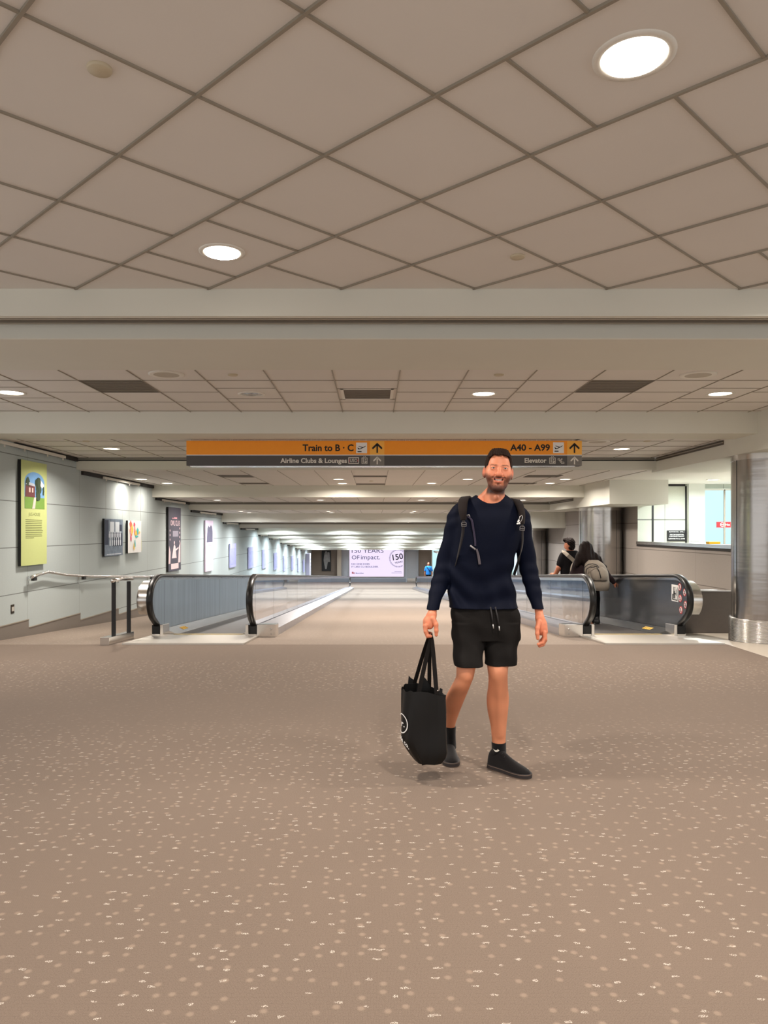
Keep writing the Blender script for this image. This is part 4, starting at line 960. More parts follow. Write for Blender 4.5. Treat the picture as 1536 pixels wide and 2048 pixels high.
class Field:
    def __init__(s, lo, hi, h):
        s.lo = np.array(lo, float); s.h = h; n = np.ceil((np.array(hi)-s.lo)/h).astype(int)+1
        s.ax = [s.lo[i]+h*np.arange(n[i]) for i in range(3)]; s.d = np.full(n, 1.0, np.float32)
    def sub(s, lo, hi):
        r = []
        for i in range(3):
            a = int(max(0, math.floor((lo[i]-s.lo[i])/s.h))); b = int(min(len(s.ax[i]), math.ceil((hi[i]-s.lo[i])/s.h)+1)); r.append(slice(a, max(a, b)))
        x, y, z = s.ax[0][r[0]][:, None, None], s.ax[1][r[1]][None, :, None], s.ax[2][r[2]][None, None, :]
        return tuple(r), x, y, z
    def comb(s, r, v, k, mode):
        D = s.d[r]
        if D.size == 0: return
        if mode == 'sub':
            v = -v; h_ = np.clip(.5+.5*(v-D)/k, 0, 1) if k else (v > D)*1.0; s.d[r] = D+(v-D)*h_+k*h_*(1-h_)
        elif mode == 'and': s.d[r] = np.maximum(D, v)
        else:
            h_ = np.clip(.5+.5*(D-v)/k, 0, 1) if k else (v < D)*1.0; s.d[r] = D+(v-D)*h_-k*h_*(1-h_)
    def cap(s, a, b, ra, rb, k=.01, mode='add', flat=None):
        """tapered capsule; flat=(axis vector, factor) squashes it across an axis"""
        a = np.array(a, float); b = np.array(b, float); R = max(ra, rb)+k+.012
        r, x, y, z = s.sub(np.minimum(a, b)-R, np.maximum(a, b)+R)
        ab = b-a; L = max(1e-9, ab@ab); px, py, pz = x-a[0], y-a[1], z-a[2]
        t = np.clip((px*ab[0]+py*ab[1]+pz*ab[2])/L, 0, 1); qx, qy, qz = px-t*ab[0], py-t*ab[1], pz-t*ab[2]
        q2 = qx*qx+qy*qy+qz*qz
        if flat:
            f = np.array(flat[0], float); f /= np.linalg.norm(f); c = qx*f[0]+qy*f[1]+qz*f[2]; q2 = q2+c*c*(flat[1]**2-1)
        s.comb(r, np.sqrt(q2)-(ra+(rb-ra)*t), k, mode)
    def chain(s, pts, rad, k=.008, mode='add', flat=None):
        for i in range(len(pts)-1): s.cap(pts[i], pts[i+1], rad[i], rad[i+1], k, mode, flat)
    def ell(s, c, rr, k=.01, mode='add', rot=None):
        c = np.array(c, float); rr = np.array(rr, float); R = rr.max()+k+.012
        r, x, y, z = s.sub(c-R, c+R); p = [x-c[0], y-c[1], z-c[2]]
        if rot is not None:
            m = np.array(rot.to_3x3() if hasattr(rot, 'to_3x3') else rot).T; p = [m[i][0]*p[0]+m[i][1]*p[1]+m[i][2]*p[2] for i in range(3)]
        k0 = np.sqrt(sum((p[i]/rr[i])**2 for i in range(3))); k1 = np.sqrt(sum((p[i]/rr[i]**2)**2 for i in range(3)))
        s.comb(r, k0*(k0-1)/np.maximum(k1, 1e-6), k, mode)
    def tube(s, nodes, k=.02, mode='add', pw=2.0, fold=None, caps=(True, True)):
        """upright limb or trunk: nodes (z, cx, cy, half width, half depth), interpolated smoothly"""
        nodes = sorted(nodes); Z = np.array([n[0] for n in nodes]); A = np.array([n[1:] for n in nodes], float)
        m = A[:, 2:].max()+k+.02; lo = [(A[:, 0]).min()-m, A[:, 1].min()-m, Z[0]-.06]; hi = [A[:, 0].max()+m, A[:, 1].max()+m, Z[-1]+.06]
        r, x, y, z = s.sub(lo, hi); zz = np.clip(z.ravel(), Z[0], Z[-1]); g = []
        # cubic hermite interpolation
        dz = np.diff(Z); sl = np.diff(A, axis=0)/dz[:, None]; T = np.zeros_like(A); T[1:-1] = (sl[1:]+sl[:-1])/2; T[0] = sl[0]; T[-1] = sl[-1]
        i = np.clip(np.searchsorted(Z, zz)-1, 0, len(Z)-2); u = (zz-Z[i])/dz[i]; u = u[:, None]; D = dz[i][:, None]
        V_ = (2*u**3-3*u**2+1)*A[i]+(u**3-2*u**2+u)*D*T[i]+(-2*u**3+3*u**2)*A[i+1]+(u**3-u**2)*D*T[i+1]
        cx, cy, a, b = [V_[:, q][None, None, :] for q in range(4)]; a = np.maximum(a, .002); b = np.maximum(b, .002)
        X_, Y_ = (x-cx), (y-cy)
        if pw == 2.0: q = np.sqrt((X_/a)**2+(Y_/b)**2)
        else: q = (np.abs(X_/a)**pw+np.abs(Y_/b)**pw)**(1/pw)
        v = (q-1)*np.minimum(a, b)
        if fold: v = v+fold(x, y, z)
        if caps[1]: v = np.maximum(v, z-Z[-1])
        if caps[0]: v = np.maximum(v, Z[0]-z)
        s.comb(r, v, k, mode)
    def disp(s, fn, lo=None, hi=None):
        r, x, y, z = s.sub(lo if lo is not None else s.lo, hi if hi is not None else s.lo+s.h*np.array(s.d.shape)); s.d[r] = s.d[r]+fn(x, y, z)
    def mesh(s):
        s.d[0] = 1; s.d[-1] = 1; s.d[:, 0] = 1; s.d[:, -1] = 1; s.d[:, :, 0] = 1; s.d[:, :, -1] = 1
        return surface_nets(s.d, s.lo, s.h)
def smooth_mesh(v, f, it=1, lam=.5):
    n = len(v); a = np.concatenate([f[:, [0, 1]], f[:, [1, 2]], f[:, [2, 3]], f[:, [3, 0]]])
    for _ in range(it):
        acc = np.zeros_like(v); c = np.zeros(n)
        np.add.at(acc, a[:, 0], v[a[:, 1]]); np.add.at(acc, a[:, 1], v[a[:, 0]]); np.add.at(c, a[:, 0], 1); np.add.at(c, a[:, 1], 1)
        v = v+(acc/c[:, None]-v)*lam
    return v
def np_object(name, parts, mats, parent=None, colour=None, xf=None, label=None):
    """parts: list of (verts, quads, material index) joined in one mesh"""
    vs = []; fs = []; mi = []; n = 0
    for (v, f, m) in parts:
        vs.append(v); fs.append(np.asarray(f)+n); mi += [m]*len(f); n += len(v)
    V_ = np.concatenate(vs); F = np.concatenate(fs)
    loc = V_.copy()
    if xf is not None: V_ = xf(V_)
    me = bpy.data.meshes.new(name); me.from_pydata(V_.tolist(), [], F.tolist())
    for m in (mats if isinstance(mats, (list, tuple)) else [mats]): me.materials.append(m)
    me.polygons.foreach_set('material_index', mi); me.polygons.foreach_set('use_smooth', [True]*len(F)); 
    if colour is not None:
        c = colour(loc); at = me.color_attributes.new('skin_tone', 'FLOAT_COLOR', 'POINT'); at.data.foreach_set('color', np.concatenate([c, np.ones((len(c), 1))], 1).ravel())
    me.update(); o = link(name, me, parent)
    if label: o['label'] = label
    return o
def skin_material(name, col, attr=True, rough=.5):
    t = NT(name); co = t.co(); n1 = t.n('ShaderNodeTexNoise', {'Vector': co, 'Scale': 60, 'Detail': 4}).outputs[0]
    if attr:
        a = t.n('ShaderNodeAttribute', attribute_name='skin_tone').outputs['Color']; c = t.mix(.12, a, t.mix(n1, (.8, .8, .8, 1), (1.1, 1.05, 1.05, 1)), 'MULTIPLY')
    else: c = t.mix(n1, tuple(q*.92 for q in col[:3])+(1,), tuple(q*1.06 for q in col[:3])+(1,))
    t.set(col=c, rough=rough, spec=.4, sss=.12); t.b.inputs['Subsurface Radius'].default_value = (.012, .005, .003); t.b.inputs['Subsurface Scale'].default_value = .6
    return t.m
def cloth(name, col, rough=.85, sheen=.2, bump=.2, scale=500, var=.1):
    t = NT(name); co = t.co(); n1 = t.n('ShaderNodeTexNoise', {'Vector': co, 'Scale': 14, 'Detail': 3}).outputs[0]; n2 = t.n('ShaderNodeTexNoise', {'Vector': co, 'Scale': scale, 'Detail': 1}).outputs[0]
    t.set(col=t.mix(n1, tuple(q*(1-var) for q in col[:3])+(1,), tuple(q*(1+var) for q in col[:3])+(1,)), rough=rough, sheen=sheen, normal=t.bump(n2, bump, .002), spec=.12)
    return t.m
def W3(px, py, D): return np.array([(px-748)*D/1500, D, CAMZ-(py-1062)*D/1500])
def node(py, cx, hw, D, depth, Dc=None):
    """one cross-section of an upright limb read off at the distance D"""
    return (CAMZ-(py-1062)*D/1500, (cx-748)*D/1500, D, hw*D/1500, depth)
# ------------------------------------------------------------------ the smiling man
man = empty('person', (.70, 4.33, 0), 'smiling bearded man in navy long-sleeve top and black shorts, standing in front', 'person')
SK = np.array(sr(217, 140, 106)[:3]); SK_RED = np.array(sr(214, 120, 92)[:3]); LIP = np.array(sr(196, 104, 92)[:3]); BEARD = np.array(sr(84, 46, 34)[:3]); DARKB = np.array(sr(58, 36, 30)[:3])
M['skin'] = skin_material('skin', None)
M['navy'] = cloth('navy jersey', sr(5, 11, 30), .7, .0, var=.15)
M['shorts'] = cloth('black jersey shorts', sr(29, 27, 26), .85, .0)
M['hair'] = mat('dark brown hair', sr(40, 26, 20), .75, spec=.15, var=.4, nscale=220, bump=.8, bscale=300)
M['sock'] = cloth('black sock', sr(18, 18, 20), .9)
M['shoe'] = cloth('black knit shoe', sr(20, 18, 19), .7)
M['sole'] = mat('dark rubber sole', sr(44, 38, 38), .6); M['sole_line'] = mat('taupe sole line', sr(130, 110, 96), .6)
# --- head in its own frame: x to picture right, y negative towards the camera, z up
HO = W3(996.5, 943, 4.27); TILT = math.radians(4.0); TURN = math.radians(-6)
_Rt = np.array(Matrix.Rotation(TILT, 3, 'Y') @ Matrix.Rotation(TURN, 3, 'Z'))
def headxf(v): return v @ _Rt.T+HO
F = Field((-.105, -.15, -.30), (.105, .14, .14), .0020)
F.ell((0, .018, .034), (.072, .092, .088), .02)
F.ell((0, -.020, .012), (.0680, .072, .094), .02)
F.ell((0, -.030, -.040), (.0620, .064, .062), .024)
F.ell((0, -.038, -.078), (.0490, .050, .042), .022)
F.ell((0, -.068, -.102), (.0270, .026, .021), .022)
for sx in (-1, 1):
    F.ell((sx*.044, -.052, -.018), (.026, .030, .028), .03)
    F.ell((sx*.036, -.070, -.036), (.022, .021, .018), .018)
    F.ell((sx*.0325, -.1060, .012), (.0180, .0145, .0110), .012, 'sub')
    F.cap((sx*.014, -.0885, .0265), (sx*.044, -.0790, .0275), .0060, .0050, .012)
    F.ell((sx*.0325, -.0805, .0098), (.0168, .0156, .0152), .005)
    F.chain([(sx*.0200, -.0935, .0085), (sx*.0285, -.0975, .0102), (sx*.0375, -.0970, .0106), (sx*.0460, -.0910, .0085)], [.0026, .0054, .0052, .0024], .0008, 'sub')
    # ear
    F.ell((sx*.0765, .012, -.006), (.0085, .020, .0315), .006, rot=Matrix.Rotation(sx*-.50, 3, 'Z') @ Matrix.Rotation(.15, 3, 'X'))
    F.ell((sx*.0830, -.006, -.002), (.0075, .012, .017), .003, 'sub')
    F.ell((sx*.0745, .000, -.031), (.007, .009, .011), .006)
    F.ell((sx*.0125, -.1010, -.0275), (.0090, .0100, .0085), .007)
    F.ell((sx*.0065, -.1095, -.0350), (.0035, .0045, .003), .003, 'sub')
    F.chain([(sx*.021, -.0960, -.030), (sx*.034, -.0890, -.044), (sx*.038, -.082, -.058)], [.0020, .0026, .0020], .008, 'sub')
F.chain([(0, -.0860, .020), (0, -.0990, .000), (0, -.1110, -.020), (0, -.1130, -.0265)], [.0080, .0085, .0110, .0118], .010)
# mouth
F.ell((0, -.0760, -.058), (.036, .024, .027), .014)
F.chain([(-.0270, -.0880, -.0505), (-.015, -.0970, -.0545), (0, -.1005, -.0560), (.015, -.0970, -.0545), (.0270, -.0880, -.0505)], [.0034, .0066, .0076, .0066, .0034], .004, 'sub')
F.chain([(-.0310, -.0840, -.0455), (-.013, -.0970, -.0480), (0, -.0995, -.0487), (.013, -.0970, -.0480), (.0310, -.0840, -.0455)], [.0020, .0032, .0034, .0032, .0020], .0035)
F.chain([(-.0290, -.0850, -.0510), (-.015, -.0950, -.0635), (0, -.0985, -.0665), (.015, -.0950, -.0635), (.0290, -.0850, -.0510)], [.0020, .0040, .0050, .0040, .0020], .0035)
F.ell((0, -.094, -.078), (.020, .005, .004), .010, 'sub')
# neck
hv, hf = None, None
nb = [headxf(np.array([p]))[0] for p in ((0, .02, -.07), (0, .03, -.12))]
F.cap((0, .032, -.06), (-.016, .040, -.20), .047, .0545, .012); F.cap((-.006, .045, -.16), (-.03, .062, -.29), .053, .056, .03)
for sx in (-1, 1): F.cap((sx*.040, .020, -.075), (sx*.012-.018, -.010, -.212), .008, .008, .018)
F.ell((0, -.020, -.150), (.010, .010, .012), .012)
hv, hf = F.mesh(); hv = smooth_mesh(hv, hf, 1, .4); hv_local = hv.copy()
def nz3(v, s, seed=0):
    p = v*s+seed; return (np.sin(p[:, 0]*1.7+np.sin(p[:, 1]*2.3))+np.sin(p[:, 1]*1.9+np.sin(p[:, 2]*2.1))+np.sin(p[:, 2]*2.2+np.sin(p[:, 0]*1.5)))/3
def head_colour(v):
    x, y, z = v.T; c = np.repeat(SK[None], len(v), 0)
    def blend(m, col):
        nonlocal c; m = np.clip(m, 0, 1)[:, None]; c = c*(1-m)+np.array(col)[None]*m
    g = lambda cx, cy, cz, r: np.exp(-(((x-cx)**2+(y-cy)**2+(z-cz)**2)/r**2))
    blend(.55*(g(.042, -.07, -.03, .024)+g(-.042, -.07, -.03, .024)+g(0, -.118, -.026, .016)), SK_RED)
    blend(.6*((np.abs(x) > .070) & (y > -.02) & (z < .03) & (z > -.05)), SK_RED)
    ax = np.abs(x); n = nz3(v, 300)*.003
    # beard: jaw line, chin, moustache
    st = lambda e, q: 1/(1+np.exp(-np.clip(q/e, -30, 30)))
    w_ = n*1.2
    edge = -.020-.52*np.clip((.072-ax), 0, .05)-.0             # upper edge drops from the sideburn to the mouth corner
    side = st(.004, edge-(z+w_))*st(.004, ax-.034)*st(.004, .022-y)*st(.004, z+.122)
    chin = st(.003, -.082-(z+w_))*st(.004, .015-y)*st(.004, z+.126)*st(.004, .060-ax)
    under = st(.004, -.100-z)*st(.004, z+.130)*st(.006, .01-y)
    gote = np.exp(-((ax-.0350)/.0070)**2)*np.exp(-((z+.064)/.019)**2)*(y < -.055)
    must = np.exp(-((z+.0425-.06*ax)/.0062)**4)*st(.002, .034-ax)*st(.002, -.078-y)*st(.0015, -.0365-z)
    soul = np.exp(-(x/.009)**2)*np.exp(-((z+.077)/.005)**2)
    blend(.84*side, BEARD*.9); blend(.88*chin, BEARD*.8); blend(.85*gote, BEARD*.8); blend(.95*must, BEARD*.8); blend(.8*soul, BEARD*.8); blend(.95*under, DARKB*.7)
    # lips
    q = x*x*16; lp = np.exp(-((z+.0668-q)/.0036)**2)*(ax < .024)*(y < -.085); blend(.8*lp, LIP)
    lp = np.exp(-((z+.0490-q*.25)/.0024)**2)*(ax < .026)*(y < -.088); blend(.65*lp, LIP*.9)
    mo = (ax < .0255) & (z+.0555-q*.4 < .0068) & (z+.0555-q*.4 > -.0068) & (y > -.0965) & (y < -.06); blend(mo*.9, sr(60, 22, 20)[:3])
    br = np.exp(-((z-.0272-.03*(ax-.030)-n*.4)/.0032)**2)*st(.002, ax-.014)*st(.003, .049-ax)*(y < -.05); blend(.80*br, BEARD*.8)
    ey = np.exp(-((ax-.033)/.0145)**4)*np.exp(-((z-.0142+.12*(ax-.033))/.0014)**2)*(y < -.07); blend(.85*ey, DARKB*.6)
    ey = np.exp(-((ax-.033)/.0140)**4)*np.exp(-((z-.0062)/.0012)**2)*(y < -.07); blend(.35*ey, DARKB)
    # shaved temples fade into the hair
    tp = np.clip((z-.0)/.03, 0, 1)*np.clip((ax-.060)/.008, 0, 1)*(y > -.06); blend(.55*tp, DARKB*1.3)
    return c
# --- hair shell
G = Field((-.10, -.13, -.08), (.10, .14, .16), .0026)
G.ell((0, .020, .036), (.0775, .0975, .0885), .01); G.ell((0, -.020, .050), (.070, .078, .076), .02)
G.cap((-.036, -.046, .096), (.030, -.054, .098), .020, .018, .02); G.cap((-.03, -.02, .104), (.03, -.02, .104), .018, .016, .02)
rx, xx, yy, zz = G.sub(G.lo, G.lo+G.h*np.array(G.d.shape))
# cut: hairline rises over the forehead, runs back over the temples and stops above the ears
line = .086-.22*np.maximum(0, np.abs(xx)-.034)**1.0*2.2+.0012*np.sin(xx*160)+.0008*np.sin(xx*410+1)
fr_cut = np.where(yy < .0, line-zz, -1); 
temple = np.where(yy < .0, line-.9*(yy+.075)*0-zz, 0)
front = np.minimum(line-zz, -(yy+.052)*1.0)                          # removes the face below the hairline
side_ = np.minimum(.012+.0*yy-zz, .5)                                 # nothing below the ears
back = np.where(yy > .03, (-.055-zz), side_)
cutv = np.maximum(front*.9, np.where(yy < .03, .008-zz-(-yy)*.0, -.055-zz))
G.d = np.maximum(G.d, cutv).astype(np.float32)
G.disp(lambda x, y, z: (.0022*np.sin(x*150+y*190+3*np.sin(y*50))+.0012*np.sin(x*420-y*160))*np.clip((z-.06)/.03, 0, 1)+.0006*np.sin(y*410+x*190))
gv, gf = G.mesh(); gv = smooth_mesh(gv, gf, 1, .3)

# --- body blocks in the world: hands, forearms, legs, neck base
B1 = Field((.45, 4.15, .35+.75), (1.10, 4.62, 1.66), .006)
DT = 4.34
def tor(py, cx, hw, dp, D=DT): return node(py, cx, hw, D, dp)
trunk = [(1222, 968, 70, .115), (1200, 967.5, 69, .115), (1180, 965, 65.5, .113), (1150, 962, 63, .115), (1120, 964, 64, .122), (1090, 970, 66.5, .128), (1060, 975, 69.5, .128), (1035, 977, 69, .118), (1018, 979.5, 61, .098), (1005, 981, 48, .090), (996, 982.5, 36, .080), (989, 983, 27, .066)]
B1.tube([tor(p, c, w_-3.5, d_-.014) for (p, c, w_, d_) in trunk[:-2]], .01)
B1.cap(W3(944, 1014, DT+.01), W3(984, 990, DT+.02), .022, .050, .03); B1.cap(W3(1020, 1014, DT+.01), W3(990, 990, DT+.02), .022, .048, .03)
tv, tf = B1.mesh()
# --- hands
def hand_right_side():                     # picture left: closed round the bag handles
    D = 4.21; H_ = Field(W3(838, 1280, D)-np.array([0, .10, 0]), W3(884, 1205, D)+np.array([0, .12, 0]), .0022); w_ = lambda x, y, d=0: W3(x, y, D+d)
    H_.cap(w_(866, 1212, .045), w_(864.2, 1232, .015), .0235, .0235, .01)
    H_.cap(w_(864, 1230, .01), w_(859, 1250, 0), .022, .024, .015, flat=((.35, .4, .1), 1.0)); H_.cap(w_(860, 1232, .02), w_(853, 1250, .02), .020, .020, .015)
    H_.ell(w_(858, 1242, .025), (.033, .044, .030), .012)
    # four fingers stacked in depth, each wrapping below the handles
    for i, (dd, kx, ky, s) in enumerate(((-.018, 851.5, 1252, 1.0), (.004, 850, 1252.5, 1.03), (.026, 850, 1251.5, .98), (.046, 851.5, 1249, .85))):
        H_.chain([w_(kx, ky, dd), w_(851.5, ky+11*s, dd-.004), w_(855.0, ky+19.5*s, dd-.006), w_(861.5, ky+20.5*s, dd-.002)], [.0125*s, .0108*s, .0100*s, .0088*s], .003)
    # thumb from the side of the palm near the wrist
    H_.chain([w_(866, 1238, -.012), w_(871.8, 1249, -.022), w_(872.8, 1261, -.026), w_(872.4, 1270, -.024)], [.0165, .0130, .0112, .0092], .006)
    return H_.mesh()
def hand_left_side():                      # picture right: hanging relaxed, fingers softly curled
    D = 4.25; H_ = Field(W3(1062, 1300, D)-np.array([0, .10, 0]), W3(1102, 1212, D)+np.array([0, .12, 0]), .0022); w_ = lambda x, y, d=0: W3(x, y, D+d)
    H_.cap(w_(1077.0, 1217, .045), w_(1080, 1238, .012), .0230, .0225, .01)
    H_.ell(w_(1083, 1254, .012), (.030, .036, .048), .012, rot=Matrix.Rotation(.22, 3, 'Y'))
    H_.cap(w_(1079.5, 1236, .01), w_(1088, 1263, 0), .024, .022, .014)
    for i, (dd, kx, ky, L) in enumerate(((-.024, 1089, 1265, 1.0), (-.004, 1090, 1267, 1.08), (.018, 1089.5, 1266, 1.0), (.038, 1088, 1263, .82))):
        H_.chain([w_(kx, ky, dd), w_(kx+.6, ky+12*L, dd-.002), w_(kx-4.0, ky+20.5*L, dd-.006), w_(kx-12.5+i*1.5, ky+23.5*L, dd-.010)], [.0120, .0108, .0098, .0084], .003)
    H_.chain([w_(1078.0, 1244, -.014), w_(1074.8, 1256, -.030), w_(1074.6, 1267, -.036), w_(1075.6, 1277, -.036)], [.0160, .0128, .0112, .0092], .006)
    return H_.mesh()
h1 = hand_right_side(); h2 = hand_left_side()
# --- legs
LG = Field((.36, 4.02, .06), (.90, 4.72, .90), .005)
legA = [node(p, c, w_, D, dp) for (p, c, w_, D, dp) in ((1290, 938, 23, 4.30, .078), (1318, 934, 21, 4.27, .070), (1340, 931.5, 18.5, 4.25, .060), (1354, 929.5, 17.5, 4.25, .056), (1372, 921.5, 18.5, 4.27, .056), (1396, 910.5, 19.5, 4.36, .060), (1425, 904, 14.5, 4.45, .046), (1453, 900, 9.8, 4.52, .036), (1474, 899, 9.6, 4.55, .034))]
legB = [node(p, c, w_, D, dp) for (p, c, w_, D, dp) in ((1290, 1000, 24, 4.33, .080), (1318, 996, 22.5, 4.30, .074), (1340, 995.5, 20.2, 4.27, .066), (1354, 996, 19.0, 4.27, .060), (1372, 996, 19.5, 4.29, .058), (1396, 995.5, 22, 4.32, .062), (1420, 995.5, 20.5, 4.33, .056), (1450, 997, 16.0, 4.34, .044), (1480, 997.5, 13.6, 4.345, .038), (1500, 998, 13.2, 4.345, .040))]
LG.tube(legA, .004, caps=(True, True)); LG.tube(legB, .004)
for (c, s) in ((W3(931, 1350, 4.225), 1), (W3(996, 1350, 4.245), 1)):
    LG.ell(c, (.034, .028, .036), .02); LG.ell(c+np.array([0, -.012, -.01]), (.022, .022, .024), .012)
LG.cap(W3(999, 1366, 4.235), W3(999, 1470, 4.31), .008, .006, .03)
lv, lf = LG.mesh(); lv = smooth_mesh(lv, lf, 1, .5)
hv_w = headxf(hv)
def body_colour(v):
    n = len(hv_w); out = np.repeat(SK[None], len(v), 0)
    out[:n] = head_colour(hv_local)
    o = len(hv_w)+len(tv); k = nz3(v, 30)[:, None]*.05; out[n:] = out[n:]*(1+k[n:])
    red = np.repeat(np.array(sr(222, 138, 104)[:3])[None], len(h1[0])+len(h2[0]), 0); out[o:o+len(red)] = red*(1+nz3(v[o:o+len(red)], 90)[:, None]*.10)
    out[o+len(red):] = np.array(sr(212, 140, 104)[:3])*(1+nz3(v[o+len(red):], 24)[:, None]*.08)
    return out
np_object('body', [(hv_w, hf, 0), (tv, tf, 0), (h1[0], h1[1], 0), (h2[0], h2[1], 0), (lv, lf, 0)], M['skin'], man, body_colour)
np_object('hair', [(headxf(gv), gf, 0)], M['hair'], man, label='short dark brown hair swept up from the forehead')
# eyes and teeth
t = NT('eye'); a = t.n('ShaderNodeAttribute', attribute_name='skin_tone').outputs['Color']; M['eye'] = t.set(col=a, rough=.12, spec=.6)
for sx in (-1, 1):
    v, f = [], []
    E_ = Field((sx*.0325-.016, -.104, -.006), (sx*.0325+.016, -.066, .026), .0012); E_.ell((sx*.0325, -.0800, .0098), (.0140, .0138, .0138), .001); v, f = E_.mesh()
    def ec(p, sx=sx):
        r = np.hypot(p[:, 0]-sx*.0325-.0006, p[:, 2]-.0098); fr_ = p[:, 1] < -.08
        c = np.repeat(np.array([[.72, .66, .62]]), len(p), 0); c[(r < .0056) & fr_] = sr(92, 96, 92)[:3]; c[(r < .0026) & fr_] = (.01, .01, .01); return c
    np_object('eye', [(v, f, 0)], M['eye'], man, ec, headxf)
T_ = Field((-.03, -.108, -.070), (.03, -.076, -.044), .0010)
T_.chain([(-.0235, -.0800, -.0512), (-.012, -.0885, -.0540), (0, -.0910, -.0548), (.012, -.0885, -.0540), (.0235, -.0800, -.0512)], [.0034, .0050, .0055, .0050, .0034], .001)
T_.disp(lambda x, y, z: .0004*(np.abs(np.sin(x*math.pi/.0072)) < .25))
v, f = T_.mesh(); np_object('teeth', [(v, f, 0)], mat('teeth', sr(240, 232, 222), .25), man, None, headxf)
# --- top
SH = Field((.28, 4.12, .93), (1.12, 4.64, 1.64), .0048)
SH.tube([tor(p, c, w_, d_) for (p, c, w_, d_) in trunk[1:]]+[node(1215, 968, 72, DT, .132)], .02, pw=2.15,
        fold=lambda x, y, z: .0055*np.sin(z*46+x*20+3*np.sin(x*14))*np.clip((1.30-z)/.2, 0, 1)+.005*np.sin(x*58+z*10)*np.clip((1.2-z)/.15, 0, 1))
armL = [(1006, 922, 5, 4.345, .03), (1016, 917, 11.5, 4.35, .042), (1030, 912, 16.5, 4.35, .052), (1050, 909.5, 18.5, 4.355, .060), (1079, 903, 18.8, 4.37, .058), (1112, 893.5, 18.2, 4.38, .054), (1140, 886, 17.8, 4.37, .053), (1168, 878.5, 17, 4.34, .050), (1195, 871, 14.6, 4.29, .043), (1212, 866.8, 12.4, 4.26, .038), (1226, 864.8, 11.2, 4.235, .035)]
armR = [(1010, 1034, 5, 4.345, .03), (1020, 1039, 12, 4.35, .042), (1034, 1044.5, 16, 4.35, .052), (1050, 1044.5, 17.5, 4.355, .060), (1079, 1047.5, 18.2, 4.37, .058), (1112, 1053, 18.2, 4.38, .054), (1140, 1057.5, 18.2, 4.375, .053), (1168, 1064, 16.8, 4.35, .050), (1195, 1070, 14, 4.32, .043), (1218, 1076, 11.2, 4.29, .037), (1231, 1078.8, 9.8, 4.275, .034)]
af = lambda x, y, z: .0025*np.sin(z*64+y*30+2*np.sin(z*17))
SH.tube([node(*q) for q in armL], .022, fold=af); SH.tube([node(*q) for q in armR], .022, fold=af)
SH.cap(W3(919, 1026, 4.35), W3(960, 1006, 4.35), .044, .046, .03); SH.cap(W3(1038, 1030, 4.35), W3(1002, 1008, 4.35), .044, .042, .03)
# neck opening
SH.ell(W3(981.5, 972, 4.30), (.092, .140, .108), .003, 'sub', rot=Matrix.Rotation(math.radians(4), 3, 'Y'))
sv, sf = SH.mesh(); sv = smooth_mesh(sv, sf, 1, .5)
shirt = np_object('long_sleeve_top', [(sv, sf, 0)], M['navy'], man)
rb = MB(); C_ = W3(981.5, 984, 4.26)
pth = []
for i in range(25):
    a = math.pi*(i/24)*1.1-math.pi*.05; 
    pth.append((C_[0]+.079*math.cos(a+math.pi), C_[1]+.135*0-.0, C_[2]))
# --- shorts
ST = Field((.40, 4.08, .52), (.88, 4.60, 1.02), .0045)
fs_ = lambda x, y, z: .003*np.sin(x*60+z*22)+.0025*np.sin(z*52+x*18)
ST.tube([node(p, c, w_, DT-.005, d_) for (p, c, w_, d_) in ((1203, 969, 62, .100), (1222, 970.5, 68.5, .112), (1250, 971, 69, .120), (1278, 971.5, 65, .112))], .03, pw=2.3, fold=fs_)
ST.tube([node(p, c, w_, D, d_) for (p, c, w_, D, d_) in ((1245, 938, 35, 4.33, .10), (1285, 937, 31, 4.31, .100), (1310, 937, 29.6, 4.28, .100), (1330.5, 936.8, 28.8, 4.265, .100))], .012, pw=2.4, fold=fs_)
ST.tube([node(p, c, w_, D, d_) for (p, c, w_, D, d_) in ((1245, 1003, 35, 4.33, .10), (1285, 1002.8, 33.5, 4.33, .100), (1310, 1001.3, 32.2, 4.31, .095), (1328.5, 1000.8, 31.8, 4.30, .092))], .012, pw=2.4, fold=fs_)
ST.cap(W3(968.6, 1288, 4.10), W3(968.6, 1345, 4.10), .004, .008, .004, 'sub')
ST.tube([node(1335, 936.5, 24, 4.27, .080), node(1312, 937, 24, 4.28, .082)], .003, 'sub'); ST.tube([node(1333, 1000.8, 27, 4.30, .082), node(1310, 1001, 27, 4.31, .084)], .003, 'sub')
v, f = ST.mesh(); v = smooth_mesh(v, f, 1, .5); so = np_object('shorts', [(v, f, 0)], M['shorts'], man)
dc = mat('drawstring', sr(30, 28, 30), .7); ti = mat('metal tip', sr(220, 220, 220), .3, .6)
for (xa, xb, yb) in ((981, 987, 1248), (990.5, 999, 1252)):
    D = 4.205; p = [W3(xa, 1214, D+.01), W3((xa+xb)/2, 1232, D-.006), W3(xb-1, yb, D-.008)]
    MB().tube([tuple(q) for q in p], .0042, 8, up=(1, 0, 0)).tube([tuple(p[-1]), tuple(W3(xb, yb+9, D-.008))], .0035, 8, up=(1, 0, 0), mi=1).build('drawstring', [dc, ti], so)
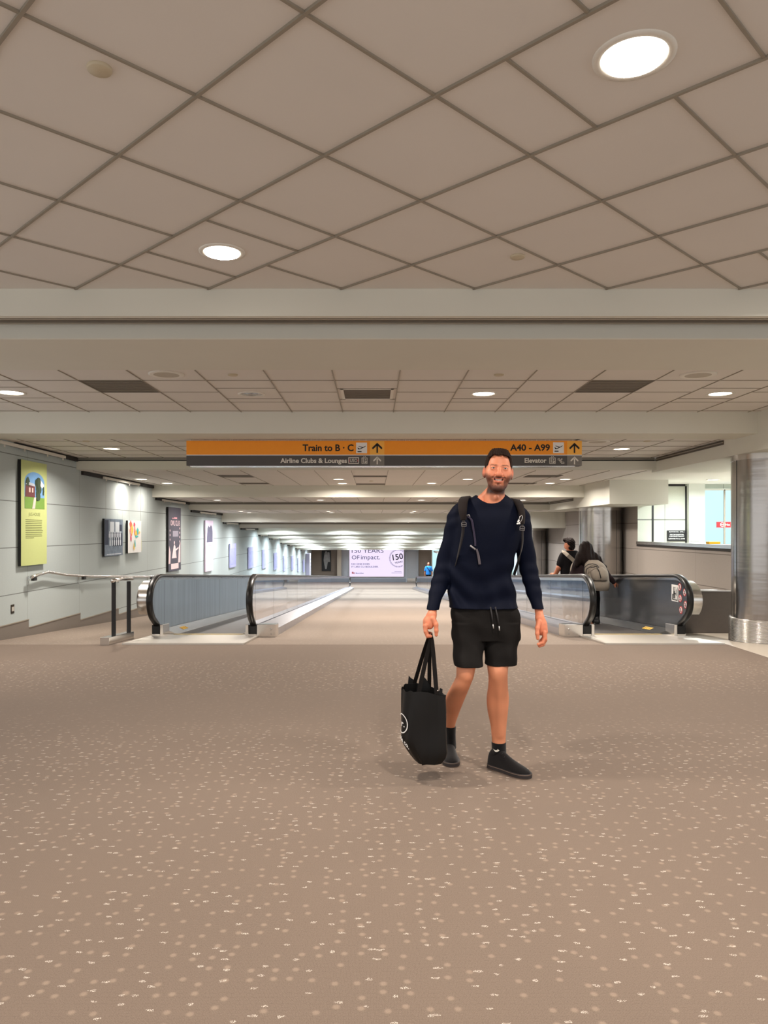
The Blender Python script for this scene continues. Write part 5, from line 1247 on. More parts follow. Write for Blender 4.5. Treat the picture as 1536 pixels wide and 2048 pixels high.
# --- socks and shoes
def sock(nodes, mark, sgn):
    s_ = Field((nodes[-1][1]-.08, nodes[-1][2]-.09, .03), (nodes[-1][1]+.08, nodes[-1][2]+.09, nodes[0][0]+.03), .003); s_.tube(nodes, .002, caps=(True, True)); v, f = s_.mesh()
    o = np_object('sock', [(v, f, 0)], M['sock'], man)
    if mark is not None:
        D = mark[2]; c = W3(*mark); r_ = nodes[1]
        b = MB(); sh = [(-.022, .010), (-.016, .004), (-.004, -.002), (.012, .001), (.010, .008), (.024, -.004), (.006, -.013), (-.008, -.010)]
        b.prism([(c[0]+x_*.8, c[2]+z_*.8) for x_, z_ in sh], 'y', c[1]-.004, c[1]); b.build('mark', M['offwhite'], o)
sock([node(1484, 997.5, 14.6, 4.345, .041), node(1500, 998, 14.3, 4.345, .043), node(1530, 998, 15, 4.345, .05)], (992, 1500, 4.30), 1)
sock([node(1453, 900.5, 11.2, 4.52, .040), node(1470, 900.5, 10.8, 4.545, .041), node(1496, 900.5, 12, 4.56, .046)], None, 1)
def shoe(heel, toe, z0, lift, label):
    heel = Vector(heel); toe = Vector(toe); d = (toe-heel); L = d.length; d.normalize(); n = Vector((-d.y, d.x, 0))
    e = []
    st = [(0, .026, .072), (.03, .034, .090), (.10, .037, .110), (.20, .038, .118), (.30, .038, .112), (.40, .040, .094), (.52, .044, .076), (.66, .049, .060), (.80, .048, .048), (.90, .041, .039), (.96, .030, .030), (1.0, .012, .020)]
    b = MB(); m = 20; vs = []
    for (t_, w_, h_) in st:
        for j in range(m):
            a = 2*math.pi*j/m; cx, sz = math.cos(a), math.sin(a)
            xw = w_*(abs(cx)**.8)*(1 if cx >= 0 else -1); zz_ = z0+.022+(h_-.010)*max(0, sz)**.85 if sz >= 0 else z0+.022-.012*abs(sz)
            xw *= (1-.30*max(0, sz)*(1 if t_ > .4 else .6)); p = heel+d*(t_*L)+n*xw
            vs.append((p.x, p.y, zz_+lift*(1-t_)**2))
    fs = [(i*m+j, i*m+(j+1) % m, (i+1)*m+(j+1) % m, (i+1)*m+j) for i in range(len(st)-1) for j in range(m)]+[list(range(m))[::-1], [(len(st)-1)*m+j for j in range(m)]]
    o = b.add(vs, fs, 0, True).build('shoe', M['shoe'], man); md = o.modifiers.new('sub', 'SUBSURF'); md.levels = 1; md.render_levels = 2
    # sole following the outline
    out = []
    prof_w = [(0, .010), (.01, .026), (.05, .036), (.15, .041), (.3, .041), (.45, .043), (.6, .050), (.72, .053), (.84, .050), (.93, .039), (.98, .024), (1.0, .008)]
    pl = [heel+d*(t_*L*1.03-.004)+n*w_ for t_, w_ in prof_w]+[heel+d*(t_*L*1.03-.004)-n*w_ for t_, w_ in prof_w[::-1]]
    lf_ = [lift*(1-t_)**2 for t_, _ in prof_w]; lf_ = lf_+lf_[::-1]; k = len(pl)
    def ring(z, s): 
        c = heel+d*L*.5; return [(c.x+(p.x-c.x)*s, c.y+(p.y-c.y)*s, z0+z+q) for p, q in zip(pl, lf_)]
    R_ = [(0, .97, 1), (.004, 1.0, 1), (.007, 1.0, 0), (.021, 1.0, 0), (.024, 1.005, 0), (.027, .98, 1)]
    vs = []; [vs.extend(ring(z, s)) for z, s, _ in R_]; b = MB()
    b.add(vs, [list(range(k))[::-1], list(range((len(R_)-1)*k, len(R_)*k))], 0)
    for r_ in range(len(R_)-1):
        b.add(vs, [(r_*k+i, r_*k+(i+1) % k, (r_+1)*k+(i+1) % k, (r_+1)*k+i) for i in range(k)], 1 if r_ in (0, 3) else 0, True)
    b.build('sole', [M['sole'], M['sole_line']], o)
    b = MB()
    for i in range(6):
        t_ = .34+.055*i; h_ = .122-.26*(t_-.28); c = heel+d*(t_*L); 
        b.tube([tuple(c+n*.026+Vector((0, 0, z0+h_-.004))), tuple(c+d*.006+Vector((0, 0, z0+h_+.010))), tuple(c-n*.026+d*.010+Vector((0, 0, z0+h_-.004)))], .0026, 6)
    b.build('laces', M['black'], o)
shoe((.675, 4.375, 0), (.868, 4.175, 0), 0, .004, 'l')
shoe((.459, 4.64, 0), (.455, 4.375, 0), 0, .018, 'r')
# ------------------------------------------------------------------ black tote bag in the man's hand
M['tote'] = mat('black laminated bag', sr(9, 8, 8), .5, var=.2, nscale=12, spec=.35)
M['strap'] = cloth('black webbing', sr(22, 19, 18), .8, .0)
tote = empty('tote_bag', (.28, 4.2, .09), "black tote bag with white round logo held in the man's hand", 'bag')
zt, zb_ = .505, .105
# plan outline of the bag: printed face (bulging, turning away at left), near corner, gusset towards the leg, back
def walk(p, a0, a1, L, n=14):
    out = [p]
    for i in range(n):
        a = a0+(a1-a0)*((i+.5)/n); out.append((out[-1][0]-math.cos(a)*L/n, out[-1][1]+math.sin(a)*L/n))
    return out
NE = (.212, 4.07)
facep = walk(NE, math.radians(26), math.radians(92), .125)+walk(walk(NE, math.radians(26), math.radians(92), .125)[-1], math.radians(94), math.radians(112), .11, 8)[1:]
back = [(facep[-1][0]+.07, facep[-1][1]+.02), (facep[-1][0]+.16, facep[-1][1]-.01), (.385, 4.19), (.398, 4.12)]
front = [(.392, 4.095), (.35, 4.075), (.30, 4.085), (.255, 4.068)]
outline = facep+back+front; n = len(outline)
cx = sum(p[0] for p in outline)/n; cy = sum(p[1] for p in outline)/n
def top_z(i):                                  # uneven mouth: the printed side stands higher
    x, y = outline[i]; return zt-.10*max(0, (x-.24))*1.6+(.006*math.sin(i*.9))
rows = [(0.0, .86, 0), (.05, .97, .002), (.16, 1.03, .004), (.30, 1.02, .0), (.50, 1.0, .002), (.75, .99, -.002), (1.0, .97, 0)]
def bag_pt(i, t_, s_=1.0, inn=0):
    x, y = outline[i]; z = zb_+(top_z(i)-zb_)*t_
    k = np.interp(t_, [r[0] for r in rows], [r[1] for r in rows])-inn
    crease = .002*math.sin(i*.8+t_*7)
    xx = cx+(x-cx)*k+crease; yy = cy+(y-cy)*k+crease
    if t_ < .30: xx += (.30-t_)*.24*max(0, min(1, (.27-x)/.08))          # lower left corner tucks in
    return (xx, yy, z)
b = MB(); R_ = 13; vs = [bag_pt(i, r/(R_-1)) for r in range(R_) for i in range(n)]
vi = [bag_pt(i, r/(R_-1), inn=.012) for r in range(R_) for i in range(n)]
b.add(vs, [(r*n+i, r*n+(i+1) % n, (r+1)*n+(i+1) % n, (r+1)*n+i) for r in range(R_-1) for i in range(n)], 0, True); b.add(vs, [list(range(n))[::-1]])
b.add(vi, [(r*n+i, (r+1)*n+i, (r+1)*n+(i+1) % n, r*n+(i+1) % n) for r in range(R_-1) for i in range(n)], 0, False)
b.add([vs[(R_-1)*n+i] for i in range(n)]+[vi[(R_-1)*n+i] for i in range(n)], [(i, (i+1) % n, (i+1) % n+n, i+n) for i in range(n)], 0)
bag = b.build('bag_body', M['tote'], tote, fix=False)
md = bag.modifiers.new('bevel', 'BEVEL'); md.width = .004; md.segments = 2
# pointed corners of the back panel standing above the mouth
for (p, D) in (([(815, 1376), (817.5, 1351), (822, 1356), (833, 1363), (836, 1378)], 4.33), ([(836, 1380), (843, 1364), (847.8, 1353.5), (853, 1359), (860, 1372), (860, 1382)], 4.20), ([(876, 1392), (880, 1376), (885, 1378), (884.5, 1388), (892, 1390), (891, 1400)], 4.10)):
    q = [W3(x, y, D) for x, y in p]; b = MB(); b.prism([(a[0], a[2]) for a in q], 'y', D-.003, D+.003); b.build('mouth_flap', M['tote'], tote)
# logo wraps round the printed face
S_ = [0]
for i in range(1, len(facep)): S_.append(S_[-1]+math.dist(facep[i], facep[i-1]))
def on_face(u, v, w):                           # u = distance from the near corner
    t_ = (v-zb_)/(zt-zb_); k = np.interp(t_, [r[0] for r in rows], [r[1] for r in rows])
    x = np.interp(u, S_, [p[0] for p in facep]); y = np.interp(u, S_, [p[1] for p in facep])
    x2 = np.interp(u+.004, S_, [p[0] for p in facep]); y2 = np.interp(u+.004, S_, [p[1] for p in facep])
    d = Vector((x2-x, y2-y)); d.normalize(); nx, ny = (d.y, -d.x)
    if nx*(x-cx)+ny*(y-cy) < 0: nx, ny = -nx, -ny
    return (cx+(x-cx)*k+nx*(w+.0035), cy+(y-cy)*k+ny*(w+.0035), v)
uc, vc, rr = .084, .322, .054
def seg_ring(a0, a1, r0, r1, n_=60):
    v, f = [], []
    for i in range(n_+1):
        a = a0+(a1-a0)*i/n_
        for r in (r0, r1): v.append(on_face(uc-r*math.cos(a), vc+r*math.sin(a), .001))
    return v, [(2*i, 2*i+1, 2*i+3, 2*i+2) for i in range(n_)]
v, f = seg_ring(0, 2*math.pi, rr-.006, rr); MB().add(v, f).build('logo_ring', M['white'], tote, fix=False)
def bag_text(body, u_left, u_right, v0, cap, arc=0, name='lettering'):
    v, f = text_mesh(body, .02, res=2); x0, x1 = v[:, 0].min(), v[:, 0].max(); k = (u_left-u_right)/(x1-x0)
    pts = []
    for a, b_, _ in v:
        q = (a-x0)/(x1-x0); u = u_left-(a-x0)*k; pts.append(on_face(u, v0+b_*cap/CAPH-arc*q*q, .001))
    MB().add(pts, f).build(name, M['white'], tote, fix=False)
bag_text('r.', .090, .054, vc-.016, .034)
bag_text('ride co.', .118, .022, vc-.090, .022, .040)
# two webbing handles
hp = W3(862.5, 1268.5, 4.215)
def strap(p0, p1, top, name='handle', w_=.024):
    a, c, t_ = W3(*p0), W3(*p1), np.array(top)
    path = []
    for i in range(9): q = i/8; path.append(a*(1-q)+t_*q+np.array([0, 0, .004*math.sin(q*3.1)]))
    for i in range(1, 9): q = i/8; path.append(t_*(1-q)+c*q)
    sc = [1.0-.25*math.exp(-((i-8)/2.0)**2) for i in range(len(path))]
    b = MB(); b.sweep([tuple(p) for p in path], [(-w_/2, -.0012), (w_/2, -.0012), (w_/2, .0012), (-w_/2, .0012)], up=(.15, -1, 0), smooth=False, scale=sc)
    b.build(name, M['strap'], tote)
strap((836.5, 1390, 4.10), (873.5, 1392, 4.09), hp+np.array([.002, -.014, .006]))
strap((827.5, 1372, 4.30), (858.5, 1380, 4.20), hp+np.array([-.006, .030, .004]), w_=.022)
b = MB()
for (x, y, D) in ((836, 1386, 4.085), (875.5, 1381.5, 4.078)): c = W3(x, y, D); b.lathe(tuple(c), [(.004, 0), (.003, -.002), (.001, -.003)], 12, axis='y')
b.build('rivets', M['steel_h'], tote)

# ------------------------------------------------------------------ backpack worn by the man
M['pack'] = cloth('dark brown black pack fabric', sr(34, 28, 27), .8, .05); M['webb'] = cloth('dark webbing', sr(26, 22, 24), .8)
bp = empty('backpack', (.66, 4.52, 1.0), "black backpack on the smiling man's back with straps over both shoulders", 'backpack')
P_ = Field((.42, 4.38, .86), (.92, 4.86, 1.62), .007)
P_.ell(W3(968, 1085, 4.60), (.155, .11, .24), .03); P_.ell(W3(966, 1150, 4.62), (.160, .12, .16), .04); P_.ell(W3(966, 1180, 4.60), (.16, .11, .10), .04)
P_.ell(W3(967, 1130, 4.70), (.12, .07, .15), .03)
v, f = P_.mesh(); np_object('pack_body', [(v, f, 0)], M['pack'], bp)
def front_of(px, py):                            # where the chest surface lies, measured from the trunk section
    A = np.array(sorted([(p, c, w_, d_) for (p, c, w_, d_) in trunk]))
    c = np.interp(py, A[:, 0], A[:, 1]); w_ = np.interp(py, A[:, 0], A[:, 2]); d_ = np.interp(py, A[:, 0], A[:, 3])
    q = min(.92, abs(px-c)/w_); return DT-d_*(1-q**2.15)**(1/2.15)
def shoulder_strap(pts, width, name, m, th=.008):
    path = [W3(*p) for p in pts]; fine = []
    for i in range(len(path)-1):
        p0, p1, p2, p3 = path[max(0, i-1)], path[i], path[i+1], path[min(len(path)-1, i+2)]
        for q in np.linspace(0, 1, 8, endpoint=False): fine.append(.5*((2*p1)+(-p0+p2)*q+(2*p0-5*p1+4*p2-p3)*q*q+(-p0+3*p1-3*p2+p3)*q**3))
    fine.append(path[-1]); n_ = len(fine); sc = [np.interp(i/(n_-1), np.linspace(0, 1, len(width)), width) for i in range(n_)]
    vs = []; C0 = np.array([(976-748)*DT/1500, DT+.02])
    m_ = 8
    for i in range(n_):
        tdir = Vector(fine[min(i+1, n_-1)]-fine[max(i-1, 0)]).normalized()
        outw = Vector((fine[i][0]-C0[0], (fine[i][1]-C0[1])*1.6, .25+max(0, (fine[i][2]-1.48)*9))); outw = (outw-tdir*outw.dot(tdir)).normalized(); sd = tdir.cross(outw)
        for (a, c_) in ((-1, -.3), (-1, .3), (-.8, 1), (.8, 1), (1, .3), (1, -.3), (.8, -1), (-.8, -1)): vs.append(Vector(fine[i])+sd*a*sc[i]/2+outw*c_*th)
    fs = [(i*m_+j, i*m_+(j+1) % m_, (i+1)*m_+(j+1) % m_, (i+1)*m_+j) for i in range(n_-1) for j in range(m_)]+[list(range(m_))[::-1], [(n_-1)*m_+j for j in range(m_)]]
    return MB().add(vs, fs, 0, True).build(name, m, bp)
shoulder_strap([(945, 1012, 4.50), (936, 998, 4.42), (930, 995.5, 4.34), (926, 1004, 4.265), (925.5, 1022, 4.228), (927, 1040, 4.222)], [.052, .054, .056, .056, .048, .030], 'shoulder_strap', M['pack'])
shoulder_strap([(1014, 1014, 4.50), (1025, 1002, 4.42), (1032, 1001, 4.35), (1039, 1010, 4.28), (1044, 1028, 4.242), (1044.5, 1048, 4.235)], [.052, .054, .054, .052, .044, .030], 'shoulder_strap', M['pack'])
shoulder_strap([(927, 1040, 4.216), (926, 1062, 4.216), (923, 1080, 4.222), (916, 1110, 4.25), (905, 1150, 4.33)], [.018, .018, .018], 'adjuster_strap', M['webb'], .002)
shoulder_strap([(1044.5, 1048, 4.230), (1045, 1070, 4.228), (1044, 1092, 4.236), (1038, 1118, 4.27), (1028, 1150, 4.36)], [.018, .018, .018], 'adjuster_strap', M['webb'], .002)
def buckle(px, py, D, tilt=0):
    c = W3(px, py, D); b = MB(); w_, h_ = .013, .013; cs, sn = math.cos(tilt), math.sin(tilt)
    f = lambda x, z: (c[0]+x*cs-z*sn, c[1]-.006, c[2]+x*sn+z*cs)
    b.sweep([f(-w_, -h_*.8), f(w_, -h_*.8), f(w_, h_*.6), f(w_*.7, h_), f(-w_*.7, h_), f(-w_, h_*.6)], [(-.0016, -.002), (.0016, -.002), (.0016, .002), (-.0016, .002)], up=(0, -1, 0), closed=True, smooth=False)
    b.sweep([f(-w_, -.001), f(w_, -.001)], [(-.0016, -.002), (.0016, -.002), (.0016, .002), (-.0016, .002)], up=(0, -1, 0), smooth=False)
    b.build('buckle', mat('grey buckle', sr(120, 116, 116), .4), bp)
buckle(927.5, 1049, 4.208); buckle(1044, 1057, 4.222, -.1)
# loose sternum strap with its clip, hanging on the picture-left side
gy = mat('grey clip', sr(150, 146, 146), .45); wb = cloth('violet grey webbing', sr(58, 52, 70), .8)
pts = [(935, 1033), (943, 1040), (947, 1060), (950, 1080), (950.5, 1092)]
shoulder_strap([(x, y, front_of(x, y)-.010) for x, y in pts], [.008, .012, .010, .010], 'sternum_strap', wb, .0016)
pts = [(953, 1098), (957, 1112), (959.5, 1129)]
shoulder_strap([(x, y, front_of(x, y)-.012) for x, y in pts], [.010, .013, .014], 'strap_end', cloth('grey webbing', sr(92, 86, 92), .8), .0018)
a, c = W3(940.5, 1091, front_of(941, 1091)-.012), W3(951, 1099, front_of(951, 1099)-.014); MB().tube([tuple(a), tuple(c)], .0048, 10).build('sternum_clip', gy, bp)
a, c = W3(933.5, 1031, front_of(934, 1031)-.012), W3(938, 1029.5, front_of(938, 1030)-.014); MB().tube([tuple(a), tuple(c), tuple(c+np.array([.004, 0, -.012]))], .0042, 10).build('strap_loop', gy, bp)
# carabiner with white charms on the picture-right strap
c = W3(1040.5, 1038, 4.222); b = MB()
ring = [(c[0]+.014*math.cos(a)*.6+.012*math.sin(a)*.5, c[1]-.008, c[2]+.020*math.sin(a)) for a in [2*math.pi*i/16 for i in range(16)]]
b.sweep(ring, [(.0022*math.cos(a), .0022*math.sin(a)) for a in [2*math.pi*i/6 for i in range(6)]], up=(0, -1, 0), closed=True); b.build('carabiner', M['steel_h'], bp)
b = MB()
for (x, y) in ((1036.5, 1043.5), (1038.5, 1047), (1035, 1047.5), (1037.5, 1041)): q = W3(x, y, 4.212); b.lathe(tuple(q), [(.001, -.005), (.005, -.003), (.006, 0), (.005, .003), (.001, .005)], 12)
b.build('white_charm', M['white'], bp)
# ------------------------------------------------------------------ the couple riding the right-hand walkway, and the far man
M['skin2'] = skin_material('tan skin', sr(186, 118, 88), False); M['tee'] = cloth('black cotton', sr(24, 22, 24), .9, .0); M['grey_pack'] = cloth('taupe grey nylon', sr(146, 136, 124), .7, .05, scale=300)
M['trouser'] = cloth('black trousers', sr(22, 22, 24), .9, .0); M['grey_trouser'] = cloth('grey trousers', sr(120, 112, 104), .9, .0); M['hair2'] = mat('glossy dark brown hair', sr(26, 17, 15), .75, spec=.15, var=.6, nscale=60, bump=.6, bscale=90)
M['piping'] = mat('dark zip', sr(36, 32, 32), .6)
def limb(F_, pts, rad, k=.02): F_.chain(pts, rad, k)
# --- woman: long dark hair, grey backpack, right arm reaching to the handrail
D0 = 12.95; zw = zf(D0)+.02
woman = empty('person', (3.72, D0, zw), 'woman with long dark hair and grey backpack riding the right walkway', 'person')
wx = lambda x, y, d=0: W3(x, y, D0+d)
hd = wx(1171, 1098)
Fb = Field((3.45, D0-.5, zw-.05), (4.5, D0+.5, 1.30), .013)
Fb.ell(hd, (.085, .10, .115), .01); Fb.cap(hd, wx(1172, 1118), .055, .06, .02)
for (x, dy) in ((1165, .0), (1183, .06)): Fb.cap(wx(x, 1190, .02), wx(x, 1248, dy), .05, .04, .02)
Fb.cap(wx(1222, 1158, -.02), wx(1230, 1168, -.02), .026, .030, .01)
for i in range(4): Fb.chain([wx(1231+i*1.2, 1169, -.03+.015*i), wx(1235+i*.6, 1174, -.03+.015*i), wx(1234.5, 1178.5, -.03+.015*i)], [.014, .012, .010], .004)
Fb.cap(wx(1229, 1167, -.04), wx(1230.5, 1175, -.05), .014, .011, .006)
v, f = Fb.mesh(); np_object('body', [(v, f, 0)], M['skin2'], woman)
Fc = Field((3.35, D0-.45, .0), (4.45, D0+.45, 1.2), .013)
Fc.tube([(1.38-(y-1062)*D0/1500, (cx-748)*D0/1500, D0, hw*D0/1500, dd) for (y, cx, hw, dd) in ((1196, 1176, 24, .13), (1170, 1174, 24, .14), (1145, 1172, 25, .15), (1125, 1172, 24, .13), (1114, 1173, 16, .09))], .03)
limb(Fc, [wx(1190, 1126), wx(1208, 1143, -.03), wx(1224, 1160, -.03)], [.075, .062, .042], .04); Fc.cap(wx(1222, 1158, -.03), wx(1227, 1164, -.03), .046, .040, .01)
limb(Fc, [wx(1156, 1126), wx(1146, 1150, .02), wx(1150, 1172, .03)], [.07, .06, .045], .04)
v, f = Fc.mesh(); np_object('dark_hoodie', [(v, f, 0)], cloth('dark plum fleece', sr(40, 30, 32), .95, .05), woman)
Fl = Field((3.35, D0-.35, zw), (4.15, D0+.4, .30), .012)
Fl.ell(wx(1176, 1196), (.20, .14, .12), .03)
limb(Fl, [wx(1167, 1198), wx(1163, 1226, -.02), wx(1164, 1250, .03)], [.11, .08, .06], .02); limb(Fl, [wx(1187, 1198), wx(1190, 1226, -.01), wx(1192, 1252, .02)], [.11, .078, .058], .02)
v, f = Fl.mesh(); np_object('trousers', [(v, f, 0)], M['trouser'], woman)
for (x, dy) in ((1164, .0), (1192, -.02)):
    Fs = Field((wx(x, 1255)[0]-.09, D0+dy-.16, zw), (wx(x, 1255)[0]+.09, D0+dy+.22, zw+.16), .008); c = np.array([wx(x, 1255)[0], D0+dy, zw+.04])
    Fs.cap(c+np.array([0, -.07, .0]), c+np.array([0, .13, -.003]), .045, .04, .02); Fs.cap(c+np.array([0, -.04, 0]), c+np.array([0, -.02, .06]), .045, .045, .02)
    v, f = Fs.mesh(); np_object('shoe', [(v, f, 0)], M['black'], woman)
Fh = Field((3.30, D0-.40, .55), (4.20, D0+.35, 1.35), .010)
Fh.ell(wx(1171.5, 1099), (.115, .135, .135), .02); Fh.ell(wx(1171.5, 1091, .02), (.09, .10, .08), .02)
Fh.chain([wx(1168, 1104, -.05), wx(1160, 1118, -.10), wx(1152, 1131, -.12)], [.095, .085, .035], .03)
Fh.chain([wx(1172, 1104, -.07), wx(1176, 1120, -.12), wx(1178, 1133, -.14)], [.10, .11, .06], .03)
Fh.chain([wx(1178, 1106, -.05), wx(1192, 1120, -.10), wx(1206, 1136, -.10), wx(1216, 1148, -.10)], [.085, .085, .060, .025], .03)
Fh.disp(lambda x, y, z: .006*np.sin(x*95+z*24+4*np.sin(z*9)))
v, f = Fh.mesh(); np_object('long_hair', [(v, f, 0)], M['hair2'], woman)
wp = empty('backpack', tuple(wx(1180, 1190, -.25)), "taupe grey backpack on the woman's back", 'backpack')
Fp = Field((3.45, D0-.50, .10), (4.15, D0-.05, 1.0), .009)
Fp.tube([(1.38-(y-1062)*D0/1500, (cx-748)*D0/1500, D0-.25, hw*D0/1500, dd) for (y, cx, hw, dd) in ((1179, 1192, 15, .09), (1172, 1190, 19, .12), (1155, 1186.5, 21.5, .135), (1138, 1183, 21.5, .13), (1126, 1180, 17, .11), (1119, 1178, 9, .07))], .03, pw=2.6)
v, f = Fp.mesh(); np_object('pack_body', [(v, f, 0)], M['grey_pack'], wp)
Fq = Field((3.45, D0-.56, .10), (4.15, D0-.15, 1.0), .009); Fq.tube([(1.38-(y-1062)*D0/1500, (cx-748)*D0/1500, D0-.36, hw*D0/1500, dd) for (y, cx, hw, dd) in ((1158, 1188, 14, .05), (1150, 1186.5, 16, .07), (1138, 1184, 15, .06), (1132, 1183, 9, .04))], .03, pw=2.6)
v, f = Fq.mesh(); np_object('front_pocket', [(v, f, 0)], M['grey_pack'], wp)
def zip_line(pts, d, r=.007): MB().tube([tuple(wx(x, y, d)) for x, y in pts], r, 6, up=(0, -1, 0)).build('zip', M['piping'], wp)
zip_line([(1167, 1146), (1169, 1135), (1176, 1129), (1185, 1127.5), (1194, 1130), (1201, 1140), (1206, 1154)], -.40)
zip_line([(1172, 1148), (1173, 1138), (1180, 1134), (1186, 1135.5), (1193, 1132), (1198, 1142), (1202, 1156)], -.435)
zip_line([(1170, 1159.5), (1186, 1160), (1206, 1160.5)], -.392)
# --- man with a strap over his black T-shirt
D1 = 14.3; zm = zf(D1)+.02
m2 = empty('person', (3.74, D1, zm), 'dark-haired man in black T-shirt riding the right walkway', 'person')
mx = lambda x, y, d=0: W3(x, y, D1+d)
Fb = Field((3.25, D1-.4, zm-.02), (4.2, D1+.5, 1.32), .012)
Fb.ell(mx(1138.5, 1089), (.080, .10, .115), .01); Fb.ell(mx(1133.5, 1092, .06), (.05, .05, .07), .02); Fb.cap(mx(1139, 1094, 0), mx(1141, 1106, 0), .062, .066, .02)
Fb.ell(mx(1136.3, 1090, -.02), (.02, .03, .035), .005)
limb(Fb, [mx(1124, 1122), mx(1117.5, 1136), mx(1110, 1150, .08)], [.055, .05, .038], .02)
Fb.ell(mx(1105, 1148.5, .1), (.045, .05, .03), .01)
for q in range(4): Fb.cap(mx(1106-q*1.5, 1148, .10), mx(1103.5-q*1.4, 1150, .13), .014, .010, .004)
for x in (1135, 1150): Fb.cap(mx(x, 1200), mx(x, 1232), .05, .05, .02)
v, f = Fb.mesh(); np_object('body', [(v, f, 0)], M['skin2'], m2)
Fc = Field((3.25, D1-.35, .0), (4.25, D1+.35, 1.12), .012)
Fc.tube([(1.38-(y-1062)*D1/1500, (cx-748)*D1/1500, D1, hw*D1/1500, dd) for (y, cx, hw, dd) in ((1196, 1143, 20, .13), (1160, 1142, 20, .13), (1135, 1142, 22, .14), (1117, 1142, 24, .13), (1106, 1142.5, 17, .10), (1101, 1142.5, 11, .08))], .03)
limb(Fc, [mx(1127, 1112), mx(1121, 1128)], [.075, .075], .04); Fc.cap(mx(1160, 1114), mx(1166, 1135), .075, .07, .04)
v, f = Fc.mesh(); np_object('t_shirt', [(v, f, 0)], M['tee'], m2)
Fl = Field((3.3, D1-.3, zm), (4.15, D1+.35, .45), .012); Fl.ell(mx(1143, 1196), (.19, .13, .12), .03)
limb(Fl, [mx(1135, 1198), mx(1134, 1222), mx(1134, 1243)], [.10, .08, .06], .02); limb(Fl, [mx(1151, 1198), mx(1151, 1222), mx(1152, 1243)], [.10, .08, .06], .02)
v, f = Fl.mesh(); np_object('trousers', [(v, f, 0)], M['grey_trouser'], m2)
for x in (1134, 1152):
    Fs = Field((mx(x, 1255)[0]-.09, D1-.16, zm), (mx(x, 1255)[0]+.09, D1+.22, zm+.16), .009); c = np.array([mx(x, 1255)[0], D1, zm+.04])
    Fs.cap(c+np.array([0, -.07, 0]), c+np.array([0, .13, 0]), .045, .04, .02); Fs.cap(c, c+np.array([0, -.02, .06]), .045, .045, .02); v, f = Fs.mesh(); np_object('shoe', [(v, f, 0)], M['offwhite'], m2)
Fh = Field((3.3, D1-.3, .95), (4.0, D1+.3, 1.40), .008); Fh.ell(mx(1140, 1085.5, -.02), (.095, .105, .098), .01); Fh.ell(mx(1142, 1093, -.03), (.078, .09, .075), .02); Fh.ell(mx(1133, 1080, .03), (.07, .06, .045), .02)
Fh.ell(mx(1129.5, 1093, .02), (.06, .2, .075), .02, 'sub'); Fh.disp(lambda x, y, z: .008*np.sin(x*90+z*70)*np.sin(y*80+z*60)); v, f = Fh.mesh(); np_object('hair', [(v, f, 0)], M['hair2'], m2)
mp_ = empty('sling_bag', tuple(mx(1146, 1140, -.2)), "grey sling pack and strap on the black T-shirted man's back", 'bag')
b = MB(); b.sweep([tuple(mx(x, y, d)) for x, y, d in ((1126, 1103, .02), (1128, 1104, -.10), (1136, 1111, -.17), (1146, 1120, -.17), (1152, 1126, -.16))], [(-.035, -.008), (.035, -.008), (.035, .008), (-.035, .008)], up=(0, -1, 0), smooth=False); b.build('strap', M['grey_pack'], mp_)
Fp = Field((3.55, D1-.40, .25), (4.1, D1-.05, 1.0), .011); Fp.tube([(1.38-(y-1062)*D1/1500, (cx-748)*D1/1500, D1-.21, hw*D1/1500, dd) for (y, cx, hw, dd) in ((1165, 1149, 11, .07), (1150, 1149, 14, .09), (1132, 1149, 13, .09), (1122, 1149, 8, .06))], .03, pw=2.5); v, f = Fp.mesh(); np_object('pack_body', [(v, f, 0)], M['grey_pack'], mp_)
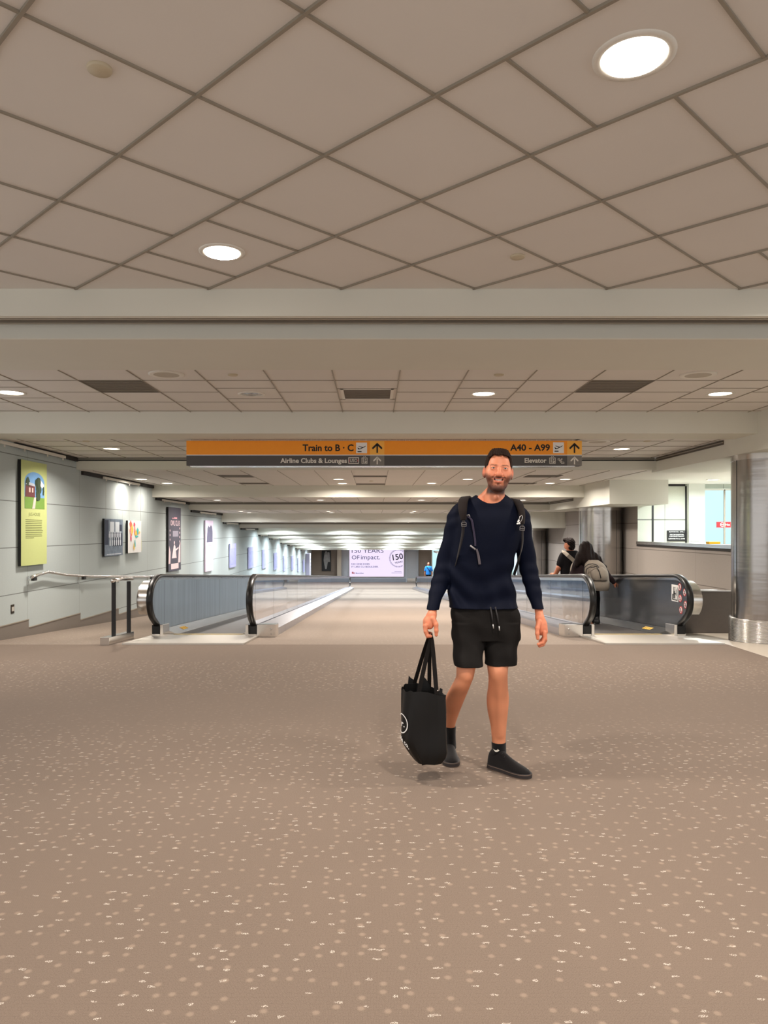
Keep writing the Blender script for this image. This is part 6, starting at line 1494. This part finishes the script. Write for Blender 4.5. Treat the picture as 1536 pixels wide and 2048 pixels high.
# --- far man in a blue shirt
D2 = 54.0; zb2 = zf(D2); fx = lambda x, y, d=0: W3(x, y, D2+d)
m3 = empty('person', ((857-748)*D2/1500, D2, zb2), 'bald man in a bright blue shirt seen from behind, far down the ramp', 'person')
X0 = (857-748)*D2/1500; HT = 1.68
Fb = Field((X0-.4, D2-.3, zb2), (X0+.4, D2+.3, zb2+1.75), .018)
Fb.ell((X0, D2, zb2+1.58), (.08, .10, .12), .01); Fb.cap((X0, D2, zb2+1.50), (X0, D2, zb2+1.38), .06, .07, .02)
for s_ in (-1, 1): limb(Fb, [(X0+s_*.24, D2, zb2+1.12), (X0+s_*.27, D2, zb2+.90), (X0+s_*.25, D2+.06, zb2+.70)], [.05, .042, .04], .02); Fb.cap((X0+s_*.1, D2, zb2+.5), (X0+s_*.1, D2, zb2+.06), .05, .04, .01)
v, f = Fb.mesh(); np_object('body', [(v, f, 0)], M['skin2'], m3)
Fc = Field((X0-.4, D2-.3, zb2+.7), (X0+.4, D2+.3, zb2+1.55), .016); Fc.tube([(zb2+z_, X0, D2, w_, d_) for z_, w_, d_ in ((.82, .19, .14), (1.0, .19, .14), (1.2, .20, .14), (1.36, .19, .12), (1.44, .10, .09))], .03)
for s_ in (-1, 1): Fc.cap((X0+s_*.18, D2, zb2+1.34), (X0+s_*.25, D2, zb2+1.12), .075, .07, .03)
v, f = Fc.mesh(); np_object('blue_shirt', [(v, f, 0)], cloth('blue cotton', sr(40, 128, 214), .85), m3)
Fl = Field((X0-.3, D2-.25, zb2), (X0+.3, D2+.25, zb2+.95), .016); Fl.ell((X0, D2, zb2+.85), (.17, .12, .1), .03)
for s_ in (-1, 1): Fl.cap((X0+s_*.09, D2, zb2+.84), (X0+s_*.1, D2, zb2+.06), .09, .06, .02)
v, f = Fl.mesh(); np_object('trousers', [(v, f, 0)], M['trouser'], m3)
b = MB(); b.sweep([(X0-.14, D2-.11, zb2+1.40), (X0+.0, D2-.155, zb2+1.2), (X0+.14, D2-.15, zb2+1.0)], [(-.02, -.006), (.02, -.006), (.02, .006), (-.02, .006)], up=(0, -1, 0), smooth=False); b.build('strap', M['black'], m3)
